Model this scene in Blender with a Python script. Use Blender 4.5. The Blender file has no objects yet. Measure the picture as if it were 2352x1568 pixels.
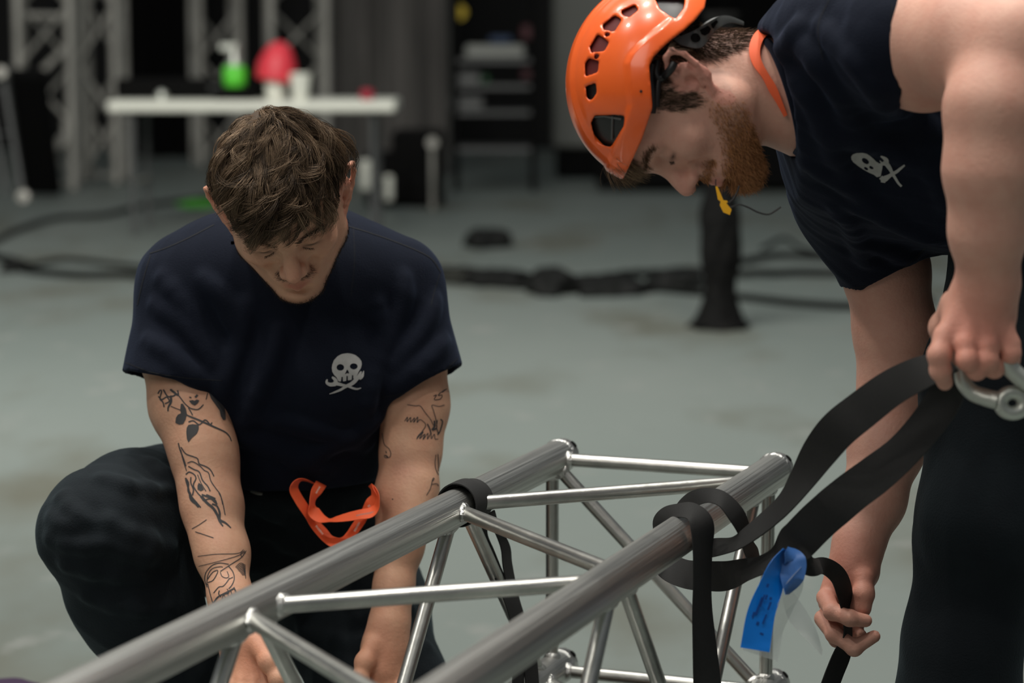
import bpy, math, random
import numpy as np
from mathutils import Vector
from mathutils.bvhtree import BVHTree

QUALITY = 1.0          # 1 = full mesh resolution
rng = np.random.default_rng(7)
random.seed(7)
SC = bpy.context.scene
COL = SC.collection

# ------------------------------------------------------------------ camera
FPX = 85.0 / 36.0 * 2352.0
PITCH = math.atan((784 - 45) / FPX)
CAM = np.array([0.0, 0.0, 1.22])
FW = np.array([0.0, math.cos(PITCH), -math.sin(PITCH)])
UP = np.array([0.0, math.sin(PITCH), math.cos(PITCH)])
RT = np.array([1.0, 0.0, 0.0])
cam_data = bpy.data.cameras.new('camera')
cam_data.lens = 85.0
cam_data.sensor_width = 36.0
cam_data.clip_start = 0.05
cam_data.clip_end = 200
cam_data.dof.use_dof = True
cam_data.dof.focus_distance = 3.28
cam_data.dof.aperture_fstop = 3.4
cam = bpy.data.objects.new('camera', cam_data)
cam.location = CAM
cam.rotation_euler = (math.pi / 2 - PITCH, 0, 0)
COL.objects.link(cam)
SC.camera = cam

# ------------------------------------------------------------------ world, lights, exposure
SC.view_settings.view_transform = 'Standard'
SC.view_settings.look = 'None'
SC.view_settings.gamma = 1.0
SC.view_settings.use_curve_mapping = False
SC.view_settings.exposure = 0.28
world = bpy.data.worlds.new('ambient_fill')
SC.world = world
world.use_nodes = True
_nt = world.node_tree
_tc = _nt.nodes.new('ShaderNodeTexCoord')
_sx = _nt.nodes.new('ShaderNodeSeparateXYZ')
_nt.links.new(_tc.outputs['Generated'], _sx.inputs[0])
_mr = _nt.nodes.new('ShaderNodeMapRange')
_mr.inputs[1].default_value, _mr.inputs[2].default_value = -0.05, 0.9
_mr.inputs[3].default_value, _mr.inputs[4].default_value = 0.022, 0.20  # ambient fill, brighter upward, added for soft top light and metal reflections
_nt.links.new(_sx.outputs['Z'], _mr.inputs[0])
_nt.links.new(_mr.outputs[0], _nt.nodes['Background'].inputs[1])
_nt.nodes['Background'].inputs[0].default_value = (0.90, 0.97, 1.0, 1)


def area(name, loc, size, power, color=(1, 0.97, 0.9), target=None, sy=None):
    l = bpy.data.lights.new(name, 'AREA')
    l.shape = 'RECTANGLE'
    l.size = size
    l.size_y = sy or size
    l.energy = power
    l.color = color
    o = bpy.data.objects.new(name, l)
    o.location = loc
    t = Vector(target if target is not None else (loc[0], loc[1], 0))
    d = t - Vector(loc)
    o.rotation_euler = d.to_track_quat('-Z', 'Y').to_euler()
    COL.objects.link(o)
    return o


# rows of hall lamps high above the work area (seen only as glints in the helmet)
for i in range(3):
    for j in range(3):
        area('hall_or_fill_lamp', (-3.2 + 2.3 * i, 1.9 + 1.8 * j, 6.6), 0.28, 54, (1.0, 0.95, 0.86))
# wide soft lamps along the hall, plus one added to brighten the table
area('hall_or_fill_lamp', (-0.6, 4.2, 7.5), 5.0, 130, (0.95, 0.98, 1.0))
area('hall_or_fill_lamp', (-3.0, -2.0, 5.0), 3.0, 70, (1.0, 0.93, 0.85), (0.0, 3.2, 0.6))
area('hall_or_fill_lamp', (-2.0, 6.5, 4.2), 3.0, 215, (1.0, 0.98, 0.92), (-1.6, 15.0, 1.1))  # added lamp, aimed across the floor at the table and towers
area('hall_or_fill_lamp', (-4.0, 12.0, 8.0), 4.0, 40, (1.0, 0.93, 0.8))


# ------------------------------------------------------------------ helpers
def W(x, y, d):
    return CAM + d * (FW + RT * ((x - 1176) / FPX) + UP * ((784 - y) / FPX))


def G(x, y, z=0.0):
    v = FW + RT * ((x - 1176) / FPX) + UP * ((784 - y) / FPX)
    return CAM + v * ((z - CAM[2]) / v[2])


def lin(r, g, b):
    return tuple(((c / 255) / 12.92 if c / 255 <= 0.04045 else ((c / 255 + 0.055) / 1.055) ** 2.4) for c in (r, g, b)) + (1,)


def tag(o, label=None, cat=None, group=None, kind=None):
    if label:
        o['label'] = label
    if cat:
        o['category'] = cat
    if group:
        o['group'] = group
    if kind:
        o['kind'] = kind
    return o


def link(name, me, m=None, parent=None):
    o = bpy.data.objects.new(name, me)
    COL.objects.link(o)
    if m is not None:
        me.materials.append(m)
    if parent is not None:
        o.parent = parent
        if parent.parent is None:
            o.location = -Vector(parent.location)
    return o


def empty(name, loc=(0, 0, 0)):
    o = bpy.data.objects.new(name, None)
    o.location = loc
    o.empty_display_size = 0.1
    COL.objects.link(o)
    return o


def mesh_np(name, V, F, smooth=True):
    """V (n,3); F (m,k) array of equal-sized faces or list of lists"""
    me = bpy.data.meshes.new(name)
    V = np.asarray(V, dtype=np.float32)
    if isinstance(F, np.ndarray):
        n, k = F.shape
        me.vertices.add(len(V))
        me.vertices.foreach_set('co', V.ravel())
        me.loops.add(n * k)
        me.loops.foreach_set('vertex_index', F.astype(np.int32).ravel())
        me.polygons.add(n)
        me.polygons.foreach_set('loop_start', np.arange(0, n * k, k, dtype=np.int32))
        me.update(calc_edges=True)
        me.validate()
    else:
        me.from_pydata([tuple(map(float, v)) for v in V], [], [tuple(int(i) for i in f) for f in F])
        me.update()
    if smooth:
        me.polygons.foreach_set('use_smooth', np.ones(len(me.polygons), dtype=bool))
    return me


def set_color(me, C, name='tint'):
    a = me.color_attributes.new(name, 'FLOAT_COLOR', 'POINT')
    C4 = np.ones((len(me.vertices), 4), dtype=np.float32)
    C4[:, :3] = C
    a.data.foreach_set('color', C4.ravel())


class MB:
    """collects shapes and links them as one mesh"""
    def __init__(s):
        s.V = []
        s.F = []
        s.S = []

    def add(s, V, F, smooth=False):
        n = len(s.V)
        s.V += [tuple(map(float, v)) for v in V]
        s.F += [[i + n for i in f] for f in F]
        s.S += [smooth] * len(F)

    def box(s, c, size, rot=None, bev=0.0):
        c = np.array(c, float)
        h = np.array(size, float) / 2
        R = np.eye(3) if rot is None else np.array(rot)
        b = min(bev, h.min() * 0.45)
        if b <= 0:
            P = [(x, y, z) for x in (-1, 1) for y in (-1, 1) for z in (-1, 1)]
            V = [c + R @ (np.array(p) * h) for p in P]
            s.add(V, [(0, 1, 3, 2), (4, 6, 7, 5), (0, 4, 5, 1), (2, 3, 7, 6), (0, 2, 6, 4), (1, 5, 7, 3)])
            return
        V = []
        idx = {}
        for x in (-1, 1):
            for y in (-1, 1):
                for z in (-1, 1):
                    for ax in range(3):
                        p = np.array((x, y, z), float) * (h - b)
                        p[ax] = (x, y, z)[ax] * h[ax]
                        idx[(x, y, z, ax)] = len(V)
                        V.append(c + R @ p)
        F = []
        for ax in range(3):
            o = [i for i in range(3) if i != ax]
            for sg in (-1, 1):
                q = []
                for a_, b_ in ((-1, -1), (1, -1), (1, 1), (-1, 1)):
                    k = [0, 0, 0]
                    k[ax] = sg
                    k[o[0]] = a_
                    k[o[1]] = b_
                    q.append(idx[(*k, ax)])
                F.append(q)
        for ax in range(3):
            o = [i for i in range(3) if i != ax]
            for a_ in (-1, 1):
                for b_ in (-1, 1):
                    k0 = [0, 0, 0]
                    k1 = [0, 0, 0]
                    k0[ax], k1[ax] = -1, 1
                    for k in (k0, k1):
                        k[o[0]] = a_
                        k[o[1]] = b_
                    F.append([idx[(*k0, o[0])], idx[(*k1, o[0])], idx[(*k1, o[1])], idx[(*k0, o[1])]])
        for x in (-1, 1):
            for y in (-1, 1):
                for z in (-1, 1):
                    F.append([idx[(x, y, z, 0)], idx[(x, y, z, 1)], idx[(x, y, z, 2)]])
        s.add(V, F)

    def tube(s, pts, r, n=12, cap=True):
        pts = [np.array(p, float) for p in pts]
        rs = r if hasattr(r, '__len__') else [r] * len(pts)
        V, F = [], []
        t0 = pts[1] - pts[0]
        ref = np.array((0, 0, 1.0)) if abs(t0[2]) < 0.9 * np.linalg.norm(t0) else np.array((1.0, 0, 0))
        nrm = np.cross(t0, ref)
        nrm /= np.linalg.norm(nrm)
        for i, p in enumerate(pts):
            t = pts[min(i + 1, len(pts) - 1)] - pts[max(i - 1, 0)]
            t = t / (np.linalg.norm(t) + 1e-9)
            nrm = nrm - t * nrm.dot(t)
            nrm /= np.linalg.norm(nrm)
            b = np.cross(t, nrm)
            for k in range(n):
                a = 2 * math.pi * k / n
                V.append(p + rs[i] * (math.cos(a) * nrm + math.sin(a) * b))
        for i in range(len(pts) - 1):
            for k in range(n):
                F.append((i * n + k, i * n + (k + 1) % n, (i + 1) * n + (k + 1) % n, (i + 1) * n + k))
        if cap:
            m = len(pts) - 1
            F += [list(range(n))[::-1], list(range(m * n, m * n + n))]
        s.add(V, F, True)

    def lathe(s, base, axis, prof, n=24):
        """prof list of (distance along axis, radius)"""
        axis = np.array(axis, float)
        axis /= np.linalg.norm(axis)
        s.tube2([np.array(base) + axis * t for t, _ in prof], [r for _, r in prof], axis, n)

    def tube2(s, pts, rs, axis, n):
        ref = np.array((0, 0, 1.0)) if abs(axis[2]) < 0.9 else np.array((1.0, 0, 0))
        u = np.cross(axis, ref)
        u /= np.linalg.norm(u)
        v = np.cross(axis, u)
        V, F = [], []
        for p, r in zip(pts, rs):
            for k in range(n):
                a = 2 * math.pi * k / n
                V.append(p + r * (math.cos(a) * u + math.sin(a) * v))
        for i in range(len(pts) - 1):
            for k in range(n):
                F.append((i * n + k, i * n + (k + 1) % n, (i + 1) * n + (k + 1) % n, (i + 1) * n + k))
        s.add(V, F, True)

    def build(s, name, m=None, parent=None):
        me = bpy.data.meshes.new(name)
        me.from_pydata(s.V, [], s.F)
        me.polygons.foreach_set('use_smooth', np.array(s.S, dtype=bool))
        me.update()
        me.set_sharp_from_angle(angle=math.radians(42))
        return link(name, me, m, parent)


def crom(P, n):
    """Catmull-Rom resample of rows of P to n points, arc length spaced"""
    P = np.asarray(P, float)
    if len(P) == 2:
        t = np.linspace(0, 1, n)[:, None]
        return P[0] * (1 - t) + P[1] * t
    Q = np.vstack([2 * P[0] - P[1], P, 2 * P[-1] - P[-2]])
    out = []
    for i in range(1, len(Q) - 2):
        p0, p1, p2, p3 = Q[i - 1], Q[i], Q[i + 1], Q[i + 2]
        for t in np.linspace(0, 1, 24, endpoint=False):
            out.append(0.5 * ((2 * p1) + (-p0 + p2) * t + (2 * p0 - 5 * p1 + 4 * p2 - p3) * t * t + (-p0 + 3 * p1 - 3 * p2 + p3) * t ** 3))
    out.append(Q[-2])
    out = np.array(out)
    L = np.concatenate([[0], np.cumsum(np.linalg.norm(np.diff(out[:, :3], axis=0), axis=1))])
    s = np.linspace(0, L[-1], n)
    return np.stack([np.interp(s, L, out[:, k]) for k in range(P.shape[1])], 1)


def band(A, B, thick, n=60, m=5, bulge=0.0):
    """strap between two 3D edge lines A and B (k,3), with thickness and slightly domed faces -> V,F"""
    K = len(A)
    u = np.linspace(0, 1, m)
    V = []
    S = np.array([A[i][None] * (1 - u[:, None]) + B[i][None] * u[:, None] for i in range(K)])  # K,m,3
    du = np.gradient(S, axis=0)
    dv = S[:, -1:, :] - S[:, :1, :]
    nn = np.cross(du, np.broadcast_to(dv, du.shape))
    nn /= np.linalg.norm(nn, axis=2, keepdims=True) + 1e-12
    prof = (1 - 0.30 * (2 * u - 1) ** 4)[None, :, None]
    T = S + nn * thick / 2 * prof
    Bt = S - nn * thick / 2 * prof
    V = np.concatenate([T.reshape(-1, 3), Bt.reshape(-1, 3)])
    F = []
    o = K * m
    for i in range(K - 1):
        for j in range(m - 1):
            a = i * m + j
            F.append((a, a + 1, a + m + 1, a + m))
            F.append((o + a, o + a + m, o + a + m + 1, o + a + 1))
        F.append((i * m, (i + 1) * m, o + (i + 1) * m, o + i * m))
        j = m - 1
        F.append((i * m + j, o + i * m + j, o + (i + 1) * m + j, (i + 1) * m + j))
    for j in range(m - 1):
        F.append((j, o + j, o + j + 1, j + 1))
        a = (K - 1) * m + j
        F.append((a, a + 1, o + a + 1, o + a))
    return V, F


def pxs(scale, ox, oy, pts):
    """points read in an enlarged view -> photograph pixels"""
    return [(x / scale + ox, y / scale + oy) + tuple(r) for x, y, *r in pts]


def strap(pts, wreal, thick, n=70, flip=1):
    """pts: (px,py,depth,visible width px); the real width stays, the twist makes up the rest"""
    P = crom([tuple(p) for p in pts], n)
    t = np.gradient(P[:, :2], axis=0)
    t /= np.linalg.norm(t, axis=1, keepdims=True) + 1e-9
    A, B = [], []
    for i in range(n):
        c = W(P[i, 0], P[i, 1], P[i, 2])
        vis = P[i, 3] * P[i, 2] / FPX
        ratio = max(-1, min(1, vis / wreal))
        nimg = RT * (-t[i, 1]) + UP * (-t[i, 0])
        s = math.sqrt(max(0, 1 - ratio * ratio))
        v = nimg * ratio - FW * s * flip
        A.append(c - v * wreal / 2)
        B.append(c + v * wreal / 2)
    return band(np.array(A), np.array(B), thick)


# ------------------------------------------------------------------ materials
def mat(name, col, rough=0.6, metal=0.0, noise=None, bump=None, spec=0.5, emit=None, attr=None, sheen=None, sss=None, alpha=None, trans=None, aniso=None, coat=None):
    m = bpy.data.materials.new(name)
    m.use_nodes = True
    nt = m.node_tree
    b = nt.nodes['Principled BSDF']
    col = tuple(col) if len(col) == 4 else tuple(col) + (1,)
    b.inputs['Base Color'].default_value = col
    b.inputs['Roughness'].default_value = rough
    b.inputs['Metallic'].default_value = metal
    b.inputs['Specular IOR Level'].default_value = spec
    src = None
    tc = nt.nodes.new('ShaderNodeTexCoord')
    if attr:
        a = nt.nodes.new('ShaderNodeAttribute')
        a.attribute_name = attr
        src = a.outputs['Color']
    if noise:   # (scale, other colour, lo, hi, stretch)
        sc, c2, lo, hi = noise[:4]
        mp = nt.nodes.new('ShaderNodeMapping')
        if len(noise) > 4:
            mp.inputs['Scale'].default_value = noise[4]
        nt.links.new(tc.outputs['Object'], mp.inputs[0])
        n = nt.nodes.new('ShaderNodeTexNoise')
        n.inputs['Scale'].default_value = sc
        n.inputs['Detail'].default_value = 6
        n.inputs['Roughness'].default_value = 0.6
        nt.links.new(mp.outputs[0], n.inputs['Vector'])
        r = nt.nodes.new('ShaderNodeMapRange')
        r.inputs[1].default_value = lo
        r.inputs[2].default_value = hi
        nt.links.new(n.outputs['Fac'], r.inputs[0])
        mx = nt.nodes.new('ShaderNodeMix')
        mx.data_type = 'RGBA'
        mx.inputs[6].default_value = col
        mx.inputs[7].default_value = tuple(c2) if len(c2) == 4 else tuple(c2) + (1,)
        if src is not None:
            nt.links.new(src, mx.inputs[6])
            mx.blend_type = 'MULTIPLY'
        nt.links.new(r.outputs[0], mx.inputs[0])
        src = mx.outputs[2]
    if src is not None:
        nt.links.new(src, b.inputs['Base Color'])
    if bump:    # list of (scale, strength, stretch)
        prev = None
        for sc, st, *stretch in bump:
            mp = nt.nodes.new('ShaderNodeMapping')
            if stretch:
                mp.inputs['Scale'].default_value = stretch[0]
            nt.links.new(tc.outputs['Object'], mp.inputs[0])
            n = nt.nodes.new('ShaderNodeTexNoise')
            n.inputs['Scale'].default_value = sc
            n.inputs['Detail'].default_value = 4
            nt.links.new(mp.outputs[0], n.inputs['Vector'])
            bp = nt.nodes.new('ShaderNodeBump')
            bp.inputs['Strength'].default_value = st
            bp.inputs['Distance'].default_value = 0.01
            nt.links.new(n.outputs['Fac'], bp.inputs['Height'])
            if prev is not None:
                nt.links.new(prev, bp.inputs['Normal'])
            prev = bp.outputs['Normal']
        nt.links.new(prev, b.inputs['Normal'])
    if emit:
        b.inputs['Emission Color'].default_value = tuple(emit[0]) + (1,)
        b.inputs['Emission Strength'].default_value = emit[1]
    if sheen:
        b.inputs['Sheen Weight'].default_value = sheen[0]
        b.inputs['Sheen Roughness'].default_value = 0.45
        b.inputs['Sheen Tint'].default_value = tuple(sheen[1]) + (1,)
    if sss:
        b.inputs['Subsurface Weight'].default_value = sss
        b.inputs['Subsurface Radius'].default_value = (0.9, 0.35, 0.2)
        b.inputs['Subsurface Scale'].default_value = 0.006
    if alpha is not None:
        b.inputs['Alpha'].default_value = alpha
    if trans is not None:
        b.inputs['Transmission Weight'].default_value = trans
    if aniso:
        b.inputs['Anisotropic'].default_value = aniso
    if coat:
        b.inputs['Coat Weight'].default_value = coat
        b.inputs['Coat Roughness'].default_value = 0.08
    return m


M = {}
M['floor'] = None
M['alu'] = mat('brushed_aluminium', (0.60, 0.60, 0.565), 0.36, 1.0, noise=(9, (0.36, 0.36, 0.345), 0.35, 0.7), bump=[(55, 0.05)])
M['chord'] = mat('streaked_aluminium', (0.62, 0.62, 0.59), 0.40, 1.0, noise=(1.0, (0.40, 0.40, 0.385), 0.38, 0.66, (150, 2.2, 150)), bump=[(1.0, 0.25, (240, 2.5, 240))])
for _n in M['chord'].node_tree.nodes:
    if _n.type == 'MAPPING':
        # streaks run along the chord direction (20.8 degrees off the y axis)
        _n.vector_type = 'TEXTURE'
        _n.inputs['Rotation'].default_value = (0, 0, -math.radians(20.8))
        _n.inputs['Scale'].default_value = tuple(1 / v for v in _n.inputs['Scale'].default_value)
M['weld'] = mat('weld_bead', (0.66, 0.66, 0.64), 0.36, 1.0, bump=[(160, 0.5)])
M['dullalu'] = mat('dull_aluminium', (0.42, 0.41, 0.375), 0.55, 0.35, noise=(4, (0.3, 0.295, 0.27), 0.4, 0.7))
M['strap'] = mat('black_webbing', (0.006, 0.006, 0.006), 0.8, noise=(300, (0.010, 0.010, 0.010), 0.3, 0.7), bump=[(700, 0.07)], sheen=(0.05, (0.5, 0.5, 0.5)))
M['navy'] = mat('navy_cotton', (0.0028, 0.0048, 0.0118), 0.92, noise=(3, (0.0033, 0.0056, 0.0138), 0.35, 0.7), bump=[(420, 0.16)], spec=0.2, sheen=(0.09, (0.30, 0.42, 0.75)))
M['trouser'] = mat('dark_work_trouser_cloth', (0.0055, 0.0078, 0.0105), 0.9, noise=(6, (0.010, 0.0145, 0.018), 0.4, 0.7), bump=[(380, 0.2)], spec=0.2, sheen=(0.14, (0.3, 0.44, 0.5)))
M['skin'] = mat('skin', (0.5, 0.3, 0.22), 0.55, attr='tint', noise=(55, (0.93, 0.86, 0.85), 0.35, 0.75), bump=[(240, 0.10)], sss=0.12, spec=0.35)
M['hair'] = mat('hair', (0.05, 0.035, 0.025), 0.6, attr='tint', spec=0.22)
M['ink'] = mat('tattoo_ink', (0.050, 0.048, 0.050), 0.6, spec=0.3)
M['print'] = mat('pale_shirt_print', (0.42, 0.42, 0.41), 0.8, noise=(60, (0.34, 0.34, 0.33), 0.4, 0.7))
M['helmet'] = mat('orange_helmet_shell', lin(250, 106, 42), 0.26, noise=(14, lin(238, 94, 36), 0.45, 0.75), spec=0.5, coat=0.35)
M['orange'] = mat('orange_lanyard_webbing', lin(240, 98, 52), 0.65, bump=[(700, 0.06)])
M['black'] = mat('matt_black', (0.004, 0.004, 0.004), 0.9, spec=0.1)
M['blackp'] = mat('black_plastic', (0.012, 0.012, 0.013), 0.4)
M['greyp'] = mat('dark_grey_plastic', (0.085, 0.088, 0.088), 0.45)
M['redfoam'] = mat('dark_red_liner', (0.10, 0.006, 0.006), 0.7)
M['silver'] = mat('pale_cast_metal', (0.55, 0.57, 0.52), 0.42, 0.75, bump=[(90, 0.15)])
M['white'] = mat('white_plastic', (0.78, 0.79, 0.70), 0.5)
M['wood'] = mat('brown_timber', (0.085, 0.055, 0.035), 0.8, noise=(8, (0.05, 0.035, 0.025), 0.3, 0.7, (1, 8, 8)))
M['leather'] = mat('brown_boot_leather', (0.055, 0.025, 0.015), 0.5, bump=[(80, 0.2)])
M['blue'] = mat('blue_label_tape', lin(8, 112, 205), 0.35)
M['blueink'] = mat('dark_blue_label_print', lin(4, 60, 135), 0.4)
M['clear'] = mat('clear_plastic_sleeve', (0.85, 0.88, 0.85), 0.25, alpha=0.28)
M['yellow'] = mat('yellow_plastic', lin(225, 165, 20), 0.45)
M['cable'] = mat('black_cable_rubber', (0.006, 0.0065, 0.006), 0.7, spec=0.2)

# ------------------------------------------------------------------ floor and hall shell
def floor_material():
    m = bpy.data.materials.new('painted_concrete')
    m.use_nodes = True
    nt = m.node_tree
    b = nt.nodes['Principled BSDF']
    tc = nt.nodes.new('ShaderNodeTexCoord')

    def nz(scale, detail=5, stretch=(1, 1, 1)):
        mp = nt.nodes.new('ShaderNodeMapping')
        mp.inputs['Scale'].default_value = stretch
        nt.links.new(tc.outputs['Object'], mp.inputs[0])
        n = nt.nodes.new('ShaderNodeTexNoise')
        n.inputs['Scale'].default_value = scale
        n.inputs['Detail'].default_value = detail
        nt.links.new(mp.outputs[0], n.inputs['Vector'])
        return n.outputs['Fac']

    def mix(f, lo, hi, a, c):
        r = nt.nodes.new('ShaderNodeMapRange')
        r.inputs[1].default_value, r.inputs[2].default_value = lo, hi
        nt.links.new(f, r.inputs[0])
        x = nt.nodes.new('ShaderNodeMix')
        x.data_type = 'RGBA'
        nt.links.new(r.outputs[0], x.inputs[0])
        for k, v in ((6, a), (7, c)):
            if isinstance(v, tuple):
                x.inputs[k].default_value = v
            else:
                nt.links.new(v, x.inputs[k])
        return x.outputs[2]
    base = mix(nz(0.35, 4, (1, 0.5, 1)), 0.35, 0.7, (0.145, 0.172, 0.160, 1), (0.188, 0.210, 0.196, 1))
    worn = mix(nz(1.3, 7, (1, 0.45, 1)), 0.52, 0.68, base, (0.115, 0.118, 0.095, 1))
    pale = mix(nz(5.5, 8, (1, 0.6, 1)), 0.60, 0.75, worn, (0.215, 0.225, 0.212, 1))
    scuff = mix(nz(26, 6, (0.25, 1.6, 1)), 0.68, 0.76, pale, (0.105, 0.108, 0.10, 1))
    nt.links.new(scuff, b.inputs['Base Color'])
    b.inputs['Roughness'].default_value = 0.5
    b.inputs['Specular IOR Level'].default_value = 0.35
    bp = nt.nodes.new('ShaderNodeBump')
    bp.inputs['Strength'].default_value = 0.08
    bp.inputs['Distance'].default_value = 0.01
    nt.links.new(nz(60, 6), bp.inputs['Height'])
    nt.links.new(bp.outputs[0], b.inputs['Normal'])
    return m


mb = MB()
mb.box((0, 10, -0.05), (28, 34, 0.1))
tag(mb.build('floor', floor_material()), kind='structure')
mb = MB()
mb.box((0, 23.1, 4.0), (28, 0.2, 8.1))
tag(mb.build('wall_back', mat('black_hall_wall', (0.006, 0.006, 0.006), 0.9, noise=(1.5, (0.010, 0.0095, 0.0095), 0.4, 0.7, (3, 1, 0.4)))), kind='structure')
M['pleat'] = mat('grey_brown_drape', (0.055, 0.052, 0.049), 0.95, noise=(2.0, (0.13, 0.122, 0.115), 0.35, 0.7, (4, 4, 0.3)))


def drape(name, x0, x1, y, z1, m, label, seed=0, amp=0.05):
    n = int((x1 - x0) / 0.03)
    V, F = [], []
    r = random.Random(seed)
    ph = [r.uniform(0, 6) for _ in range(4)]
    for i in range(n + 1):
        x = x0 + (x1 - x0) * i / n
        yy = amp * math.sin(x * 21 + ph[0] + 1.2 * math.sin(x * 4 + ph[1])) + amp * 0.5 * math.sin(x * 47 + ph[2])
        for z, k in ((0.01, 1.25), (1.2, 1.0), (z1, 0.7)):
            V.append((x, y + yy * k, z))
    o = len(V)
    V += [(x, y_ + 0.012, z) for x, y_, z in V]
    for i in range(n):
        for j in range(2):
            a = i * 3 + j
            F.append((a, a + 3, a + 4, a + 1))
            F.append((o + a, o + a + 1, o + a + 4, o + a + 3))
    ob = link(name, mesh_np(name, V, F), m)
    tag(ob, label, 'curtain')
    return ob


drape('curtain', W(735, 0, 19.2)[0], W(1030, 0, 19.2)[0], 19.1, 5.0, M['pleat'], 'tall grey-brown pleated curtain hanging behind the black lamp stack', 3)
drape('curtain', W(285, 0, 21.5)[0], W(470, 0, 21.5)[0], 21.6, 5.0, M['black'], 'tall black curtain hanging behind the left end of the white table', 5)


# ------------------------------------------------------------------ truss towers far behind
def tower(px, d, wid, rot, label, h=4.6, seg=0.42, chord_r=0.035, name='truss_tower', m=None):
    c = G(px, 300)
    c = W(px, 784, d)
    base = np.array((c[0], c[1], 0.0))
    t = tag(empty(name, base), label, 'truss', 'upright lighting trusses at the back of the hall')
    m = m or M['dullalu']
    ca, sa = math.cos(rot), math.sin(rot)
    cs = []
    for sx, sy in ((-1, -1), (1, -1), (1, 1), (-1, 1)):
        x, y = sx * wid / 2, sy * wid / 2
        cs.append(base + np.array((ca * x - sa * y, sa * x + ca * y, 0)))
    for q in cs:
        b = MB()
        b.tube([q + (0, 0, 0.012), q + (0, 0, h)], chord_r, 10)
        b.build('chord', m, t)
    for f in range(4):
        a, c2 = cs[f], cs[(f + 1) % 4]
        b = MB()
        zz = [c2 + (0, 0, 0.06)]
        k = 0
        z = 0.06
        while z < h:
            zz.append((a, c2)[k % 2] + (0, 0, z))
            z += seg
            k += 1
        b.tube(zz, chord_r * 0.6, 6)
        b.build('lattice', m, t)
    return t


tw1 = tower(122, 17.6, 0.36, 0.12, 'grey upright box truss farthest left, behind the leaning black case')
tower(246, 18.4, 0.28, -0.1, 'grey upright box truss at the left end of the white table')
tower(508, 20.6, 0.34, 0.3, 'thin grey upright truss behind the table, left of the green bottle')
tower(690, 19.0, 0.42, 0.15, 'grey upright box truss directly behind the red lamp on the table')
tower(795, 20.2, 0.30, 0.5, 'grey upright box truss behind the right half of the white table')
tower(900, 20.6, 0.34, 0.2, 'grey upright box truss just beyond the right end of the table')
tower(975, 21.2, 0.30, 0.4, 'dim grey upright box truss beside the shelf rack')

for pp_ in ([(62, 36, 17.2), (140, 40, 17.2), (158, 62, 17.2), (156, 100, 17.2), (132, 128, 17.2), (92, 168, 17.2)], [(150, 278, 17.2), (150, 318, 17.2), (128, 344, 17.2)]):
    b = MB()
    b.tube([W(*q_) for q_ in crom(pp_, 16)], 0.024, 8)
    b.build('bent_pipe', M['white'] if False else M['dullalu'], tw1)

# leaning black case and the grey frame before it at far left
t = tag(empty('equipment_case', W(60, 600, 15)), 'tall black flat case leaning on the far left box truss', 'case')
c0 = G(96, 456)
c1 = W(58, 178, 15.9)
b = MB()
ax = c1 - c0
L = np.linalg.norm(ax)
z_ = ax / L
x_ = np.array((1, 0.0, 0)) - z_ * z_[0]
x_ /= np.linalg.norm(x_)
y_ = np.cross(z_, x_)
R = np.stack([x_, y_, z_], 1)
d0 = np.linalg.norm(c0 - CAM)
b.box((c0 + c1) / 2 + (0, 0.1, 0.04), (0.235, 0.1, L), R, 0.02)
b.build('case_body', M['black'], t)
b = MB()
b.box((c0 + c1) / 2 + x_ * 0.132 * -1 + (0, 0.05, 0.04), (0.025, 0.12, L), R, 0.005)
b.build('edge_trim', M['greyp'], t)
t = tag(empty('floor_stand', G(15, 462)), 'grey metal leaning frame at far left with a pale knob', 'stand')
b = MB()
b.tube([W(4, 165, 13.8), W(52, 448, 13.8)], 0.015, 8)
b.tube([W(-34, 165, 14.0), W(14, 448, 13.9)], 0.012, 8)
for k in (0.15, 0.5, 0.85):
    b.tube([W(4 + 48 * k, 165 + 283 * k, 13.8), W(-30 + 48 * k, 165 + 283 * k, 13.95)], 0.007, 8)
b.build('frame', M['greyp'], t)
for q in (W(3, 168, 13.75), W(55, 452, 13.75)):
    b = MB()
    b.lathe(q - FW * 0.02, FW, [(-0.02, 0.005), (-0.015, 0.035), (0.02, 0.04), (0.035, 0.005)], 12)
    b.build('knob', M['dullalu'], t)

# ------------------------------------------------------------------ the white table and what stands on it
TD = 13.6
tz = 0.765
ta = G(252, 245, tz)
tb = G(905, 245, tz)
ty = W(580, 235, TD)[1]
tx0, tx1 = W(246, 235, TD)[0], W(908, 235, TD)[0]
tw = tx1 - tx0
t = tag(empty('folding_table', ((tx0 + tx1) / 2, ty, 0)), 'long white-topped folding table standing by the truss towers', 'table')
b = MB()
b.box(((tx0 + tx1) / 2, ty + 0.33, tz - 0.030), (tw, 0.70, 0.06), None, 0.012)
b.build('tabletop', M['white'], t)
for x in (tx0 + 0.13, tx1 - 0.13):
    for yy in (0.06, 0.60):
        b = MB()
        b.tube([(x, ty + yy, 0.0), (x, ty + yy, tz - 0.06)], 0.017, 8)
        b.build('leg', M['greyp'], t)
    b = MB()
    b.tube([(x, ty + 0.06, 0.3), (x, ty + 0.60, 0.3)], 0.012, 8)
    b.build('stretcher', M['dullalu'], t)


def on_table(px, dy=0.15):
    return np.array((W(px, 200, TD + dy)[0], ty + dy, tz))


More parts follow.
